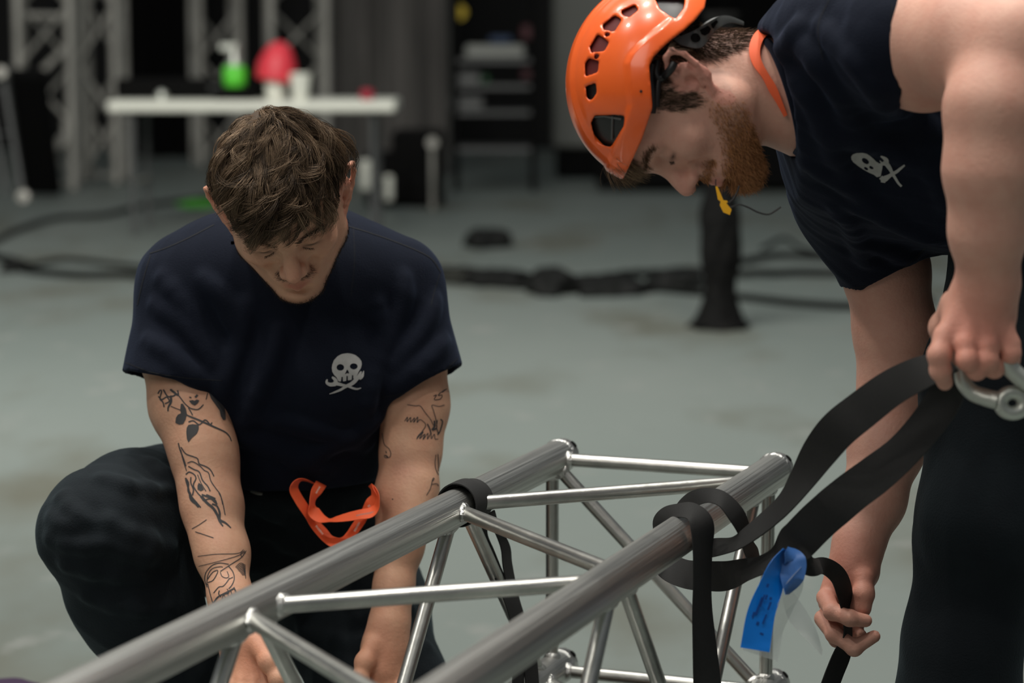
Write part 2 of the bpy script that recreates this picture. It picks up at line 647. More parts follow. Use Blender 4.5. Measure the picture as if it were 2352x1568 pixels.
p = on_table(430, 0.45)
t = tag(empty('equipment_case', p), 'long low black case lying on the left of the white table', 'case')
b = MB()
b.box(p + (0.03, 0, 0.062), (0.86, 0.22, 0.11), None, 0.015)
b.build('case_body', M['black'], t)
b = MB()
b.tube([p + (0.15, -0.115, 0.06), p + (0.15, -0.15, 0.07), p + (0.27, -0.15, 0.07), p + (0.27, -0.115, 0.06)], 0.008, 6)
b.build('handle', M['greyp'], t)
p = on_table(372, 0.12)
b = MB()
b.lathe(p, (0, 0, 1), [(0, 0.001), (0, 0.032), (0.03, 0.036), (0.055, 0.02), (0.06, 0.001)], 14)
tag(b.build('metal_tin', M['silver']), 'small dull metal tin on the table in front of the long black case', 'tin')

p = on_table(540, 0.25)
t = tag(empty('spray_bottle', p), 'clear bottle with bright green liquid standing on the white table', 'bottle')
b = MB()
b.lathe(p + (0, 0, 0.075), (0, 0, 1), [(0, 0.001), (0, 0.058), (0.01, 0.066), (0.10, 0.066), (0.12, 0.05), (0.125, 0.001)], 16)
b.build('green_liquid', mat('green_liquid', lin(95, 215, 60), 0.4), t)
b = MB()
b.lathe(p + (0, 0, 0.195), (0, 0, 1), [(0, 0.05), (0.03, 0.035), (0.07, 0.025), (0.11, 0.025), (0.115, 0.001)], 14)
b.box(p + (-0.03, 0, 0.30), (0.11, 0.03, 0.04), None, 0.01)
b.build('spray_head', M['silver'], t)
b = MB()
b.box(p + (0, 0, 0.037), (0.22, 0.18, 0.07), None, 0.01)
tag(b.build('small_box', M['black']), 'small black box under the green bottle on the table', 'box')

p = on_table(632, 0.18)
t = tag(empty('table_lamp', p), 'red domed lamp with a white base on the white table', 'lamp')
b = MB()
b.lathe(p + (0, 0, 0.11), (0.16, 0, 1), [(0, 0.10), (0.01, 0.112), (0.09, 0.112), (0.15, 0.088), (0.20, 0.06), (0.222, 0.02), (0.225, 0.001)], 20)
b.build('lamp_shade', mat('red_plastic', lin(230, 62, 76), 0.45), t)
b = MB()
b.lathe(p, (0, 0, 1), [(0, 0.001), (0, 0.05), (0.10, 0.058), (0.13, 0.05), (0.13, 0.001)], 16)
b.build('base', M['white'], t)
p = on_table(690, 0.08)
b = MB()
b.lathe(p, (0, 0, 1), [(0.0, 0.001), (0, 0.042), (0.15, 0.062), (0.155, 0.062), (0.155, 0.055), (0.02, 0.04), (0.02, 0.001)], 18)
tag(b.build('paper_cup', M['white']), 'plain white paper cup beside the red lamp on the table', 'cup')
p = on_table(843, 0.2)
b = MB()
b.lathe(p, (0, 0, 1), [(0, 0.001), (0, 0.035), (0.05, 0.04), (0.06, 0.03), (0.065, 0.001)], 14)
tag(b.build('tape_roll', mat('dull_red_plastic', lin(160, 40, 60), 0.6)), 'small dull red roll near the right end of the table', 'tape')

# ------------------------------------------------------------------ black lamp stack right of the table
p = G(925, 470)
t = tag(empty('lighting_stack', p), 'black stack of stage lights with two white lenses beside the table', 'stage light')
s = np.linalg.norm(p - CAM)
for (x, y, w_, h_) in ((880, 395, 0.26, 0.26), (960, 430, 0.34, 0.50), (890, 470, 0.30, 0.28), (975, 540, 0.2, 0.2)):
    q = W(x, y, s * 0.985)
    b = MB()
    b.box((q[0], q[1] + 0.1, max(q[2], h_ / 2 + 0.005)), (w_, 0.3, h_), None, 0.03)
    b.build('lamp_body', M['black'], t)
for (x, y, rz) in ((839, 402, 0.065), (893, 432, 0.055)):
    q = W(x, y, s * 0.965)
    b = MB()
    b.box(q, (rz * 1.0, 0.05, rz * 3.0), None, 0.03)
    b.build('lens', M['white'], t)
q = W(993, 328, s * 0.97)
b = MB()
b.lathe(q, (0, 1, 0), [(-0.02, 0.001), (-0.02, 0.035), (0.03, 0.04), (0.03, 0.001)], 14)
b.tube([q, q + (0, 0.03, -0.55)], 0.016, 8)
b.build('stand_pole', M['dullalu'], t)

# ------------------------------------------------------------------ right background: shelf rack, panel, long black case
t = tag(empty('shelf_rack', G(1140, 372)), 'dark shelf rack holding pale boxes, right of the grey curtain', 'rack')
rd = 17.2
x0, x1 = W(1045, 0, rd)[0], W(1225, 0, rd)[0]
ry = W(1100, 200, rd)[1]
for x in (x0, x1):
    for y in (ry, ry + 0.5):
        b = MB()
        b.box((x, y, 0.95), (0.04, 0.04, 1.9), None, 0.004)
        b.build('post', M['black'], t)
for py in (345, 260, 200, 140):
    z = W(1100, py, rd)[2]
    b = MB()
    b.box(((x0 + x1) / 2, ry + 0.25, z), (x1 - x0, 0.52, 0.03), None, 0.004)
    b.build('shelf', M['greyp'], t)


def rackbox(px, py, w_, h_, m, name, label, cat='box'):
    q = W(px, py, rd)
    b = MB()
    b.box((q[0], ry + 0.2, q[2]), (w_, 0.3, h_), None, 0.015)
    o = b.build(name, m)
    tag(o, label, cat)


rackbox(1137, 118, 0.42, 0.085, mat('pale_grey_bin', (0.26, 0.27, 0.25), 0.6), 'storage_bin', 'wide pale grey bin on the top shelf of the dark rack')
rackbox(1150, 92, 0.16, 0.05, mat('dull_blue_cloth', (0.03, 0.05, 0.10), 0.8), 'folded_cloth', 'dull blue cloth on top of the pale grey bin', 'cloth')
rackbox(1072, 180, 0.20, 0.09, M['greyp'], 'storage_bin', 'dark grey bin on the second shelf of the rack')
rackbox(1115, 183, 0.05, 0.07, mat('dark_green_plastic', (0.01, 0.06, 0.02), 0.6), 'spray_can', 'small dark green can on the second shelf of the rack', 'can')
rackbox(1072, 238, 0.24, 0.10, M['greyp'], 'storage_bin', 'dark grey bin on the third shelf of the rack')
rackbox(1212, 75, 0.09, 0.10, mat('dark_red_plastic', (0.06, 0.01, 0.015), 0.6), 'toolbox', 'dark red box at the right end of the top shelf', 'toolbox')
rackbox(1212, 172, 0.09, 0.08, mat('dark_red_plastic', (0.05, 0.01, 0.015), 0.6), 'toolbox', 'dark red box at the right end of the second shelf', 'toolbox')
q = W(1055, 28, 18.4)
t = tag(empty('hanging_sign', q), 'round yellow disc hung high beside the grey curtain', 'sign')
b = MB()
b.lathe(q, (0, 1, 0), [(-0.012, 0.001), (-0.012, 0.055), (0.012, 0.055), (0.012, 0.001)], 20)
b.build('disc', mat('dull_yellow_disc', lin(215, 185, 30), 0.5), t)
b = MB()
b.tube([q + (0, 0, 0.05), q + (0, 0, 3.4)], 0.004, 6)
b.build('cord', M['black'], t)

q = G(1330, 345)
b = MB()
w0, w1 = W(1268, 0, 19)[0], W(1420, 0, 19)[0]
b.box(((w0 + w1) / 2, 18.9, 1.22), (w1 - w0, 0.5, 1.95), None, 0.02)
t = tag(empty('metal_cabinet', ((w0 + w1) / 2, 18.9, 0)), 'tall pale grey cabinet standing behind the orange helmet', 'cabinet')
b.build('cabinet_body', mat('pale_grey_paint', (0.125, 0.13, 0.118), 0.6), t)
b = MB()
b.box(((w0 + w1) / 2, 18.9, 0.13), (w1 - w0 - 0.06, 0.45, 0.24), None, 0.01)
b.build('plinth', M['black'], t)
# long black case, low, behind the bending man's head
q = G(1620, 442)
s = np.linalg.norm(q - CAM)
x0, x1 = W(1372, 442, s)[0], W(1990, 442, s)[0]
t = tag(empty('flight_case', ((x0 + x1) / 2, q[1], 0)), 'long low black flight case on the floor behind the bearded face', 'case')
b = MB()
b.box(((x0 + x1) / 2, q[1] + 0.35, 0.33), (x1 - x0, 0.6, 0.60), None, 0.02)
b.build('case_body', M['black'], t)
for xx in (x0 + 0.1, x1 - 0.1):
    b = MB()
    b.lathe((xx - 0.02, q[1] + 0.1, 0.035), (1, 0, 0), [(0, 0.001), (0, 0.033), (0.03, 0.033), (0.03, 0.001)], 14)
    b.build('castor', M['greyp'], t)
drape('curtain', W(1440, 0, 21.5)[0], W(2500, 0, 21.5)[0], 21.7, 5.0, M['black'], 'wide black curtain across the right half of the far wall', 9)

# black-wrapped post standing mid floor
p = G(1652, 752)
s = np.linalg.norm(p - CAM)
t = tag(empty('wrapped_post', p), 'black cloth-wrapped post on the floor behind the bearded man', 'post')
V, F = [], []
nz_, na = 60, 40
for i in range(nz_ + 1):
    z = 1.25 * i / nz_
    r0 = 0.066 + 0.018 * math.exp(-((z - 0.36) / 0.09) ** 2) + 0.06 * math.exp(-z / 0.035) + 0.006 * math.sin(z * 31)
    for k in range(na):
        a = 2 * math.pi * k / na
        r = r0 * (1 + 0.07 * math.sin(3 * a + 9 * z) + 0.05 * math.sin(7 * a - 14 * z + 2 * math.sin(z * 8)))
        V.append((p[0] + r * math.cos(a), p[1] + r * math.sin(a), z + 0.002))
for i in range(nz_):
    for k in range(na):
        F.append((i * na + k, i * na + (k + 1) % na, (i + 1) * na + (k + 1) % na, (i + 1) * na + k))
V.append((p[0], p[1], 1.252))
for k in range(na):
    F.append((nz_ * na + k, nz_ * na + (k + 1) % na, len(V) - 1))
link('cloth_wrap', mesh_np('cloth_wrap', V, F), mat('creased_black_cloth', (0.0045, 0.0045, 0.0045), 0.8, noise=(25, (0.010, 0.010, 0.0095), 0.45, 0.7), bump=[(30, 0.6)], spec=0.1), t)
b = MB()
b.box((p[0], p[1], 0.012), (0.20, 0.20, 0.02), None, 0.004)
b.build('base_plate', M['black'], t)


# ------------------------------------------------------------------ cables and bags on the floor
def cable(pts, r, label, name='cable', n=60, group=None, wob=0.0, seed=0):
    rr = random.Random(seed)
    P = crom([tuple(G(x, y)[:2]) for x, y in pts], n)
    b = MB()
    pp = [(q[0] + rr.uniform(-wob, wob), q[1] + rr.uniform(-wob, wob), r + 0.002 + rr.uniform(0, wob)) for q in P]
    b.tube(pp, r, 8)
    return tag(b.build(name, M['cable']), label, 'cable', group)


cable([(-60, 585), (40, 535), (130, 508), (240, 500), (330, 478), (460, 462), (560, 448)], 0.016, 'black floor cable running from the left edge back toward the table')
cable([(-40, 580), (15, 607), (60, 628), (180, 640), (300, 640), (420, 660)], 0.018, 'black floor cable curving right toward the kneeling man, front of the loop')
cable([(-60, 590), (20, 598), (70, 612), (150, 602), (260, 612), (420, 630)], 0.012, 'thinner black floor cable just behind the front cable at left')
cable([(880, 640), (1040, 632), (1180, 640), (1300, 655), (1450, 640), (1600, 632), (1700, 640), (1850, 636), (2000, 640)], 0.018, 'black cable crossing the floor between the two men, farther back', wob=0.01)
cable([(1000, 650), (1150, 662), (1260, 668), (1420, 664), (1560, 676), (1700, 690), (1850, 706), (2000, 712), (2140, 700)], 0.016, 'black cable crossing the floor between the two men, nearer line')
cable([(1700, 610), (1780, 595), (1880, 598), (1960, 603)], 0.018, 'short thick black cable on the floor right of the wrapped post')
cable([(1750, 575), (1800, 552), (1840, 575), (1900, 590)], 0.010, 'thin black cable end lying right of the wrapped post, farthest back')


def lump(name, cx, cy, w_, d_, h_, label, cat, seed, m=None):
    c = G(cx, cy)
    r = random.Random(seed)
    ph = [r.uniform(0, 6.28) for _ in range(6)]
    V, F = [], []
    nu, nv = 36, 12
    for j in range(nv + 1):
        e = math.pi / 2 * j / nv
        for i in range(nu):
            a = 2 * math.pi * i / nu
            k = 1 + 0.14 * math.sin(3 * a + ph[0] + 2 * e) + 0.10 * math.sin(5 * a + ph[1] - 3 * e) + 0.07 * math.sin(9 * a + ph[2])
            ce = math.cos(e) ** 0.6
            V.append((c[0] + w_ / 2 * k * ce * math.cos(a), c[1] + d_ / 2 * k * ce * math.sin(a), 0.003 + h_ * math.sin(e) * (1 + 0.18 * math.sin(2 * a + ph[3]) * math.cos(e) + 0.12 * math.sin(4 * a + ph[4]) * math.cos(e))))
    for j in range(nv):
        for i in range(nu):
            F.append((j * nu + i, j * nu + (i + 1) % nu, (j + 1) * nu + (i + 1) % nu, (j + 1) * nu + i))
    F.append(list(range(nu))[::-1])
    return tag(link(name, mesh_np(name, V, F), m or M['cable']), label, cat)


lump('small_bag', 1118, 566, 0.25, 0.34, 0.095, 'small flat black bag on the floor near the lamp stack', 'bag', 1)
lump('cable_pile', 1130, 650, 0.30, 0.4, 0.06, 'leftmost heap of black cable on the floor between the men', 'cable', 2)
lump('cable_pile', 1270, 668, 0.24, 0.5, 0.10, 'tallest heap of black cable in the middle of the floor', 'cable', 3)
lump('cable_pile', 1400, 672, 0.34, 0.4, 0.07, 'heap of black cable on the floor left of the wrapped post', 'cable', 4)
lump('cable_pile', 1560, 652, 0.26, 0.4, 0.06, 'low heap of black cable touching the wrapped post', 'cable', 5)
lump('cable_pile', 35, 620, 0.10, 0.35, 0.045, 'small knot of black cable near the left edge', 'cable', 7)
lump('folded_pad', 20, 1640, 0.20, 0.16, 0.05, 'purple cloth pad on the floor at the bottom left corner', 'pad', 8, mat('purple_cloth', (0.03, 0.012, 0.04), 0.9))
lump('green_floor_glow', 458, 470, 0.26, 0.7, 0.02, 'bright green glow painted as a thin patch on the floor beyond the shoulder', 'cloth', 6, mat('green_floor_glow', lin(70, 160, 40), 0.8))  # green light on the floor, put in as a coloured patch

# ------------------------------------------------------------------ the aluminium truss in the foreground
AL = math.radians(20.8)
ta_ = np.array([math.sin(AL), math.cos(AL), 0.0])
tp_ = np.array([math.cos(AL), -math.sin(AL), 0.0])
TL0 = W(1284, 1048, 3.70)
TWD, THT = 0.338, 0.33
ZZ = np.array([0, 0, 1.0])
CR = 0.0255


def TL(t, o=0.0, z=0.0):
    return TL0 - ta_ * t + tp_ * o + ZZ * z


root = tag(empty('box_truss', TL(1.0, TWD / 2) * (1, 1, 0)), 'shiny aluminium box truss lying between the two men', 'truss')
LEN = 2.15
corner = {'tl': (0, 0), 'tr': (TWD, 0), 'bl': (0, -THT), 'br': (TWD, -THT)}
for k, (o, z) in corner.items():
    b = MB()
    pts = [TL(t, o, z) for t in np.linspace(0.0, LEN, 24)]
    b.tube(pts, CR, 40)
    ch = b.build('chord', M['chord'], root)
    b = MB()
    # slotted receiver at the far end
    b.lathe(TL(0.004, o, z), ta_, [(0.0, CR * 1.0), (0.004, CR * 1.07), (0.010, CR * 1.05), (0.012, CR * 0.98), (0.026, CR * 0.97), (0.029, CR * 0.90), (0.029, CR * 0.66), (0.002, CR * 0.6), (0.0, 0.001)], 40)
    b.build('coupler', M['weld'], ch)
    b = MB()
    q = TL(-0.018, o, z)
    for s1 in (1, -1):
        v = np.array((s1 * tp_ * 0.7 + ZZ * 0.7))
        b.lathe(q + v * (CR * 0.98 - 0.001), v, [(0, 0.006), (0.0015, 0.006), (0.002, 0.0045), (0.002, 0.0001)], 14)
    b.build('pin_hole', M['black'], ch)

NODE = dict(tl=[0.03, 0.41, 1.04, 1.68], tr=[0.03, 0.74, 1.38, 2.0], bl=[0.03, 0.73, 1.36, 2.0], br=[0.03, 0.41, 1.04, 1.68])


def brace(A, B):
    (ka, t0), (kb, t1) = A, B
    p, q = TL(t0, *corner[ka]), TL(t1, *corner[kb])
    d = q - p
    L = np.linalg.norm(d)
    d /= L
    b = MB()
    b.tube([p + d * CR * 0.8, p + d * L * 0.5, q - d * CR * 0.8], 0.0100, 22)
    br = b.build('brace', M['alu'], root)
    # weld fillets
    for c, dd in ((p, d), (q, -d)):
        b = MB()
        sn = abs(dd.dot(ta_))
        sn = max(0.5, math.sqrt(max(0.05, 1 - sn * sn)))
        st = CR / sn
        n = 22
        u = np.cross(dd, ta_)
        u /= np.linalg.norm(u)
        v = np.cross(dd, u)
        V, F = [], []
        prof = [(-0.002, 0.0132), (0.001, 0.0138), (0.0042, 0.0124), (0.0062, 0.0102)]
        for i, (h, r) in enumerate(prof):
            for k in range(n):
                a = 2 * math.pi * k / n
                # follow the chord's round surface
                off = u * math.cos(a) + v * math.sin(a)
                w_ = r * (1 + 0.05 * math.sin(9 * a + i))
                P0 = c + off * w_
                rad = P0 - c
                e = rad - ta_ * rad.dot(ta_)
                # distance along dd to leave the chord
                B_ = dd - ta_ * dd.dot(ta_)
                bb = B_.dot(B_)
                bc = e.dot(B_)
                cc = e.dot(e) - CR * CR
                disc = max(0.0, bc * bc - bb * cc)
                tt = (-bc + math.sqrt(disc)) / max(bb, 1e-6)
                V.append(P0 + dd * (tt + h))
        for i in range(len(prof) - 1):
            for k in range(n):
                F.append((i * n + k, i * n + (k + 1) % n, (i + 1) * n + (k + 1) % n, (i + 1) * n + k))
        b.add(V, F, True)
        b.build('weld', M['weld'], br)


def zig(ka, kb, first):
    seq = []
    a, b_ = NODE[ka], NODE[kb]
    for i in range(len(a)):
        seq.append((ka, a[i]))
    lst = sorted([(ka, t) for t in a[first[0]:]] + [(kb, t) for t in b_[first[1]:]], key=lambda x: x[1])
    for i in range(len(lst) - 1):
        (k0, t0), (k1, t1) = lst[i], lst[i + 1]
        if k0 != k1:
            e = 0.017
            brace((k0, t0 + (e if t0 > 0.1 else 0.0)), (k1, t1 - e))


brace(('tl', 0.022), ('tr', 0.022))
brace(('bl', 0.022), ('br', 0.022))
brace(('tl', 0.030), ('bl', 0.030))
brace(('tr', 0.030), ('br', 0.030))
brace(('tl', 0.035), ('br', 0.035))
# top face starts at the far right, side faces at the far bottom left and top right
NODE['tr'][0] = 0.085
zig('tl', 'tr', (1, 0))
NODE['bl'][0] = 0.075
zig('tl', 'bl', (1, 0))
NODE['tr'][0] = 0.095
zig('tr', 'br', (0, 1))
NODE['br'][0] = 0.03
zig('br', 'bl', (1, 0))

# timber blocks that carry the truss
for (t_, o, w_, lab) in ((0.13, TWD / 2 + 0.02, 0.30, 'brown timber block under the far end of the truss'), (1.75, TWD / 2, 0.5, 'brown timber block under the near end of the truss')):
    c = TL(t_, o)
    h = TL0[2] - THT - CR - 0.001
    R = np.stack([tp_, ta_, ZZ], 1)
    b = MB()
    b.box((c[0], c[1], h / 2), (w_ * 1.25, 0.10, h), R, 0.008)
    tag(b.build('timber_block', M['wood']), lab, 'timber')


# ------------------------------------------------------------------ straps
def loop_on_chord(t, o, z, r, turns, slant, w_, thick, n=90, a0=0.0, wfun=None):
    """strap wound on a chord; a0 start angle (0 = toward +tp_, pi/2 = up)"""
    A, B = [], []
    for i in range(n):
        u = i / (n - 1)
        a = a0 + turns * 2 * math.pi * u
        c = TL(t + slant * u, o, z)
        rr = r(u) if callable(r) else r
        d = tp_ * math.cos(a) + ZZ * math.sin(a)
        ww = w_ * (wfun(u) if wfun else 1)
        A.append(c + d * rr - ta_ * ww / 2)
        B.append(c + d * rr + ta_ * ww / 2)
    return band(np.array(A), np.array(B), thick)


def addband(b, vf):
    b.add(vf[0], vf[1], True)


# strap on the left chord
s1 = tag(empty('lifting_strap', TL(0.42, 0.0) * (1, 1, 0)), 'black webbing strap looped over the left chord of the truss', 'strap')
b = MB()
addband(b, loop_on_chord(0.375, 0, 0, CR + 0.003, 1.1, 0.012, 0.050, 0.0024, a0=-0.8))
addband(b, loop_on_chord(0.412, 0, 0, lambda u: CR + 0.0075 + 0.002 * math.sin(6 * u), 0.62, -0.022, 0.040, 0.0024, a0=-0.35))
b.build('wrap', M['strap'], s1)
b = MB()
addband(b, strap(pxs(5.345, 900, 1000, [(1000, 800, 3.47, 30), (1060, 880, 3.465, 34), (1100, 960, 3.46, 30), (1130, 1100, 3.475, 14), (1130, 1250, 3.48, 17), (1200, 1450, 3.475, 22)]) + [(1150, 1330, 3.47, 20), (1180, 1395, 3.46, 30), (1196, 1460, 3.46, 30), (1190, 1560, 3.46, 26), (1195, 1700, 3.46, 28)], 0.036, 0.0024))
b.build('tail', M['strap'], s1)
b = MB()
addband(b, strap(pxs(5.345, 900, 1000, [(1200, 950, 3.44, 24), (1270, 1100, 3.47, 14), (1350, 1260, 3.49, 16), (1400, 1400, 3.49, 20)]) + [(1166, 1300, 3.49, 20), (1180, 1370, 3.49, 20), (1197, 1430, 3.49, 22), (1215, 1500, 3.49, 30), (1225, 1600, 3.49, 30)], 0.036, 0.0024))
b.build('tail', M['strap'], s1)
b = MB()
b.tube([TL(0.405, 0.020, 0.020), TL(0.413, 0.030, 0.016), TL(0.420, 0.033, 0.004), TL(0.424, 0.031, -0.010)], 0.0016, 8)
b.build('wire_clip', M['silver'], s1)

# strap on the right chord, held in both hands of the bending man
s2 = tag(empty('lifting_strap', TL(0.5, TWD) * (1, 1, 0)), 'black webbing strap choked on the right chord, held by the bending man', 'strap')
b = MB()
# near ring: over the chord and down in front
addband(b, strap([(1508, 1222, 3.27, 10), (1513, 1196, 3.22, 20), (1532, 1178, 3.17, 24), (1560, 1172, 3.13, 26), (1590, 1176, 3.11, 40), (1612, 1205, 3.10, 56), (1614, 1260, 3.10, 48), (1613, 1330, 3.10, 44), (1613, 1400, 3.10, 48), (1618, 1480, 3.10, 56), (1624, 1568, 3.10, 64), (1630, 1700, 3.10, 64)], 0.038, 0.0024, n=120))
b.build('hanging_tail', M['strap'], s2)
b = MB()
addband(b, strap([(1552, 1200, 3.30, 10), (1560, 1172, 3.25, 18), (1590, 1147, 3.19, 30), (1625, 1137, 3.15, 30), (1660, 1147, 3.12, 34), (1690, 1180, 3.11, 40), (1708, 1215, 3.12, 34), (1716, 1245, 3.14, 30), (1728, 1270, 3.18, 34), (1744, 1290, 3.21, 12)], 0.036, 0.0024, n=120))
b.build('choker_loop', M['strap'], s2)
b = MB()
addband(b, strap([(1512, 1270, 3.36, 40), (1535, 1300, 3.36, 60), (1575, 1318, 3.32, 64), (1620, 1322, 3.24, 70), (1665, 1322, 3.16, 66), (1710, 1308, 3.10, 46), (1755, 1296, 3.05, 34), (1790, 1285, 3.03, 44), (1830, 1283, 3.02, 50), (1862, 1300, 3.05, 40), (1885, 1300, 3.10, 26)], 0.040, 0.0024, n=120))
b.build('under_loop', M['strap'], s2)
b = MB()
addband(b, strap([(1610, 1262, 3.19, 36), (1650, 1255, 3.15, 32), (1690, 1247, 3.10, 22), (1722, 1226, 3.07, 26), (1757, 1198, 3.05, 30), (1788, 1171, 3.03, 32), (1816, 1140, 3.01, 36), (1848, 1092, 2.99, 54), (1884, 1036, 2.96, 76), (1925, 986, 2.93, 86), (1980, 941, 2.91, 84), (2045, 892, 2.88, 78), (2105, 860, 2.85, 72), (2150, 842, 2.83, 60), (2185, 830, 2.81, 40)], 0.048, 0.0024, n=150))
b.build('upper_run', M['strap'], s2)
b = MB()
addband(b, strap([(1745, 1300, 3.06, 30), (1790, 1278, 3.03, 40), (1832, 1243, 3.00, 92), (1880, 1195, 2.98, 96), (1950, 1135, 2.95, 88), (2010, 1090, 2.93, 84), (2070, 1040, 2.91, 72), (2120, 985, 2.89, 70), (2160, 930, 2.87, 72), (2180, 885, 2.85, 66), (2190, 840, 2.83, 50)], 0.050, 0.0024, n=150))
b.build('lower_run', M['strap'], s2)
b = MB()
addband(b, strap([(1838, 1306, 3.05, 16), (1865, 1302, 3.10, 28), (1895, 1300, 3.16, 36), (1925, 1322, 3.21, 42), (1940, 1362, 3.245, 40), (1945, 1410, 3.255, 26), (1947, 1460, 3.26, 26), (1935, 1500, 3.27, 44), (1915, 1550, 3.27, 46), (1890, 1620, 3.27, 46)], 0.032, 0.0024, n=100))
b.build('hand_end', M['strap'], s2)

# label sleeve on the strap: blue tape and clear plastic
b = MB()
addband(b, strap([(1806, 1262, 2.985, 24), (1785, 1300, 2.975, 44), (1770, 1350, 2.965, 60), (1748, 1410, 2.955, 66), (1734, 1492, 2.95, 68)], 0.036, 0.0008, n=40))
lab = b.build('blue_label', M['blue'], s2)
tag(lab, 'bright blue label tape')
b = MB()
addband(b, strap([(1806, 1262, 2.983, 16), (1824, 1290, 2.98, 58), (1818, 1330, 2.975, 54), (1808, 1365, 2.972, 16)], 0.030, 0.0008, n=30))
b.build('blue_label', mat('pale_blue_label_back', lin(60, 105, 170), 0.4), s2)
b = MB()
for (x, y, w_, h_) in ((1764, 1345, 6, 9), (1771, 1375, 6, 7), (1744, 1392, 5, 44), (1752, 1380, 4, 30), (1761, 1372, 5, 12), (1768, 1392, 5, 20), (1741, 1432, 6, 8), (1729, 1418, 5, 26), (1757, 1422, 4, 24), (1722, 1455, 6, 20), (1737, 1462, 10, 5), (1750, 1456, 8, 5)):
    c = W(x, y, 2.948)
    R = np.stack([RT * 0.93 + UP * -0.36, FW, UP * 0.93 + RT * 0.36], 1)
    b.box(c + FW * 0.004, (w_ * 2.95 / FPX, 0.0006, h_ * 2.95 / FPX), R)
b.build('label_print', M['blueink'], lab)
b = MB()
addband(b, strap([(1842, 1300, 3.0, 16), (1825, 1345, 2.99, 50), (1800, 1400, 2.985, 50), (1765, 1450, 2.98, 76), (1745, 1505, 2.975, 90)], 0.05, 0.0006, n=40))
addband(b, strap([(1808, 1365, 3.0, 30), (1830, 1410, 3.0, 46), (1862, 1455, 3.0, 34), (1888, 1498, 3.0, 10)], 0.03, 0.0006, n=40))
b.build('clear_sleeve', M['clear'], s2)

# pale metal hook in the near hand
hk = tag(empty('metal_hook', W(2290, 900, 2.8)), 'pale grey cast metal hook hanging from the near hand', 'hook')
b = MB()
hd = 2.80
b.tube([W(x, y, hd + dz) for x, y, dz in crom([(2207, 840, 0.0), (2212, 875, 0.0), (2232, 900, 0.0), (2262, 912, -0.005), (2292, 920, -0.01)], 20)], [0.0085 + 0.0024 * i / 19 for i in range(20)], 16)
b.build('shank', M['silver'], hk)
b = MB()
ring = [W(2325 + 27 * math.cos(a), 925 + 24 * math.sin(a), hd - 0.01) for a in np.linspace(0, 2 * math.pi, 40)]
b.tube(ring, 0.0085, 14, cap=False)
b.build('eye', M['silver'], hk)
b = MB()
b.tube([W(x, y, hd - 0.02) for x, y in crom([(2300, 818), (2318, 842), (2345, 868), (2385, 890), (2430, 880)], 20)], 0.0105, 14)
b.build('jaw', M['silver'], hk)

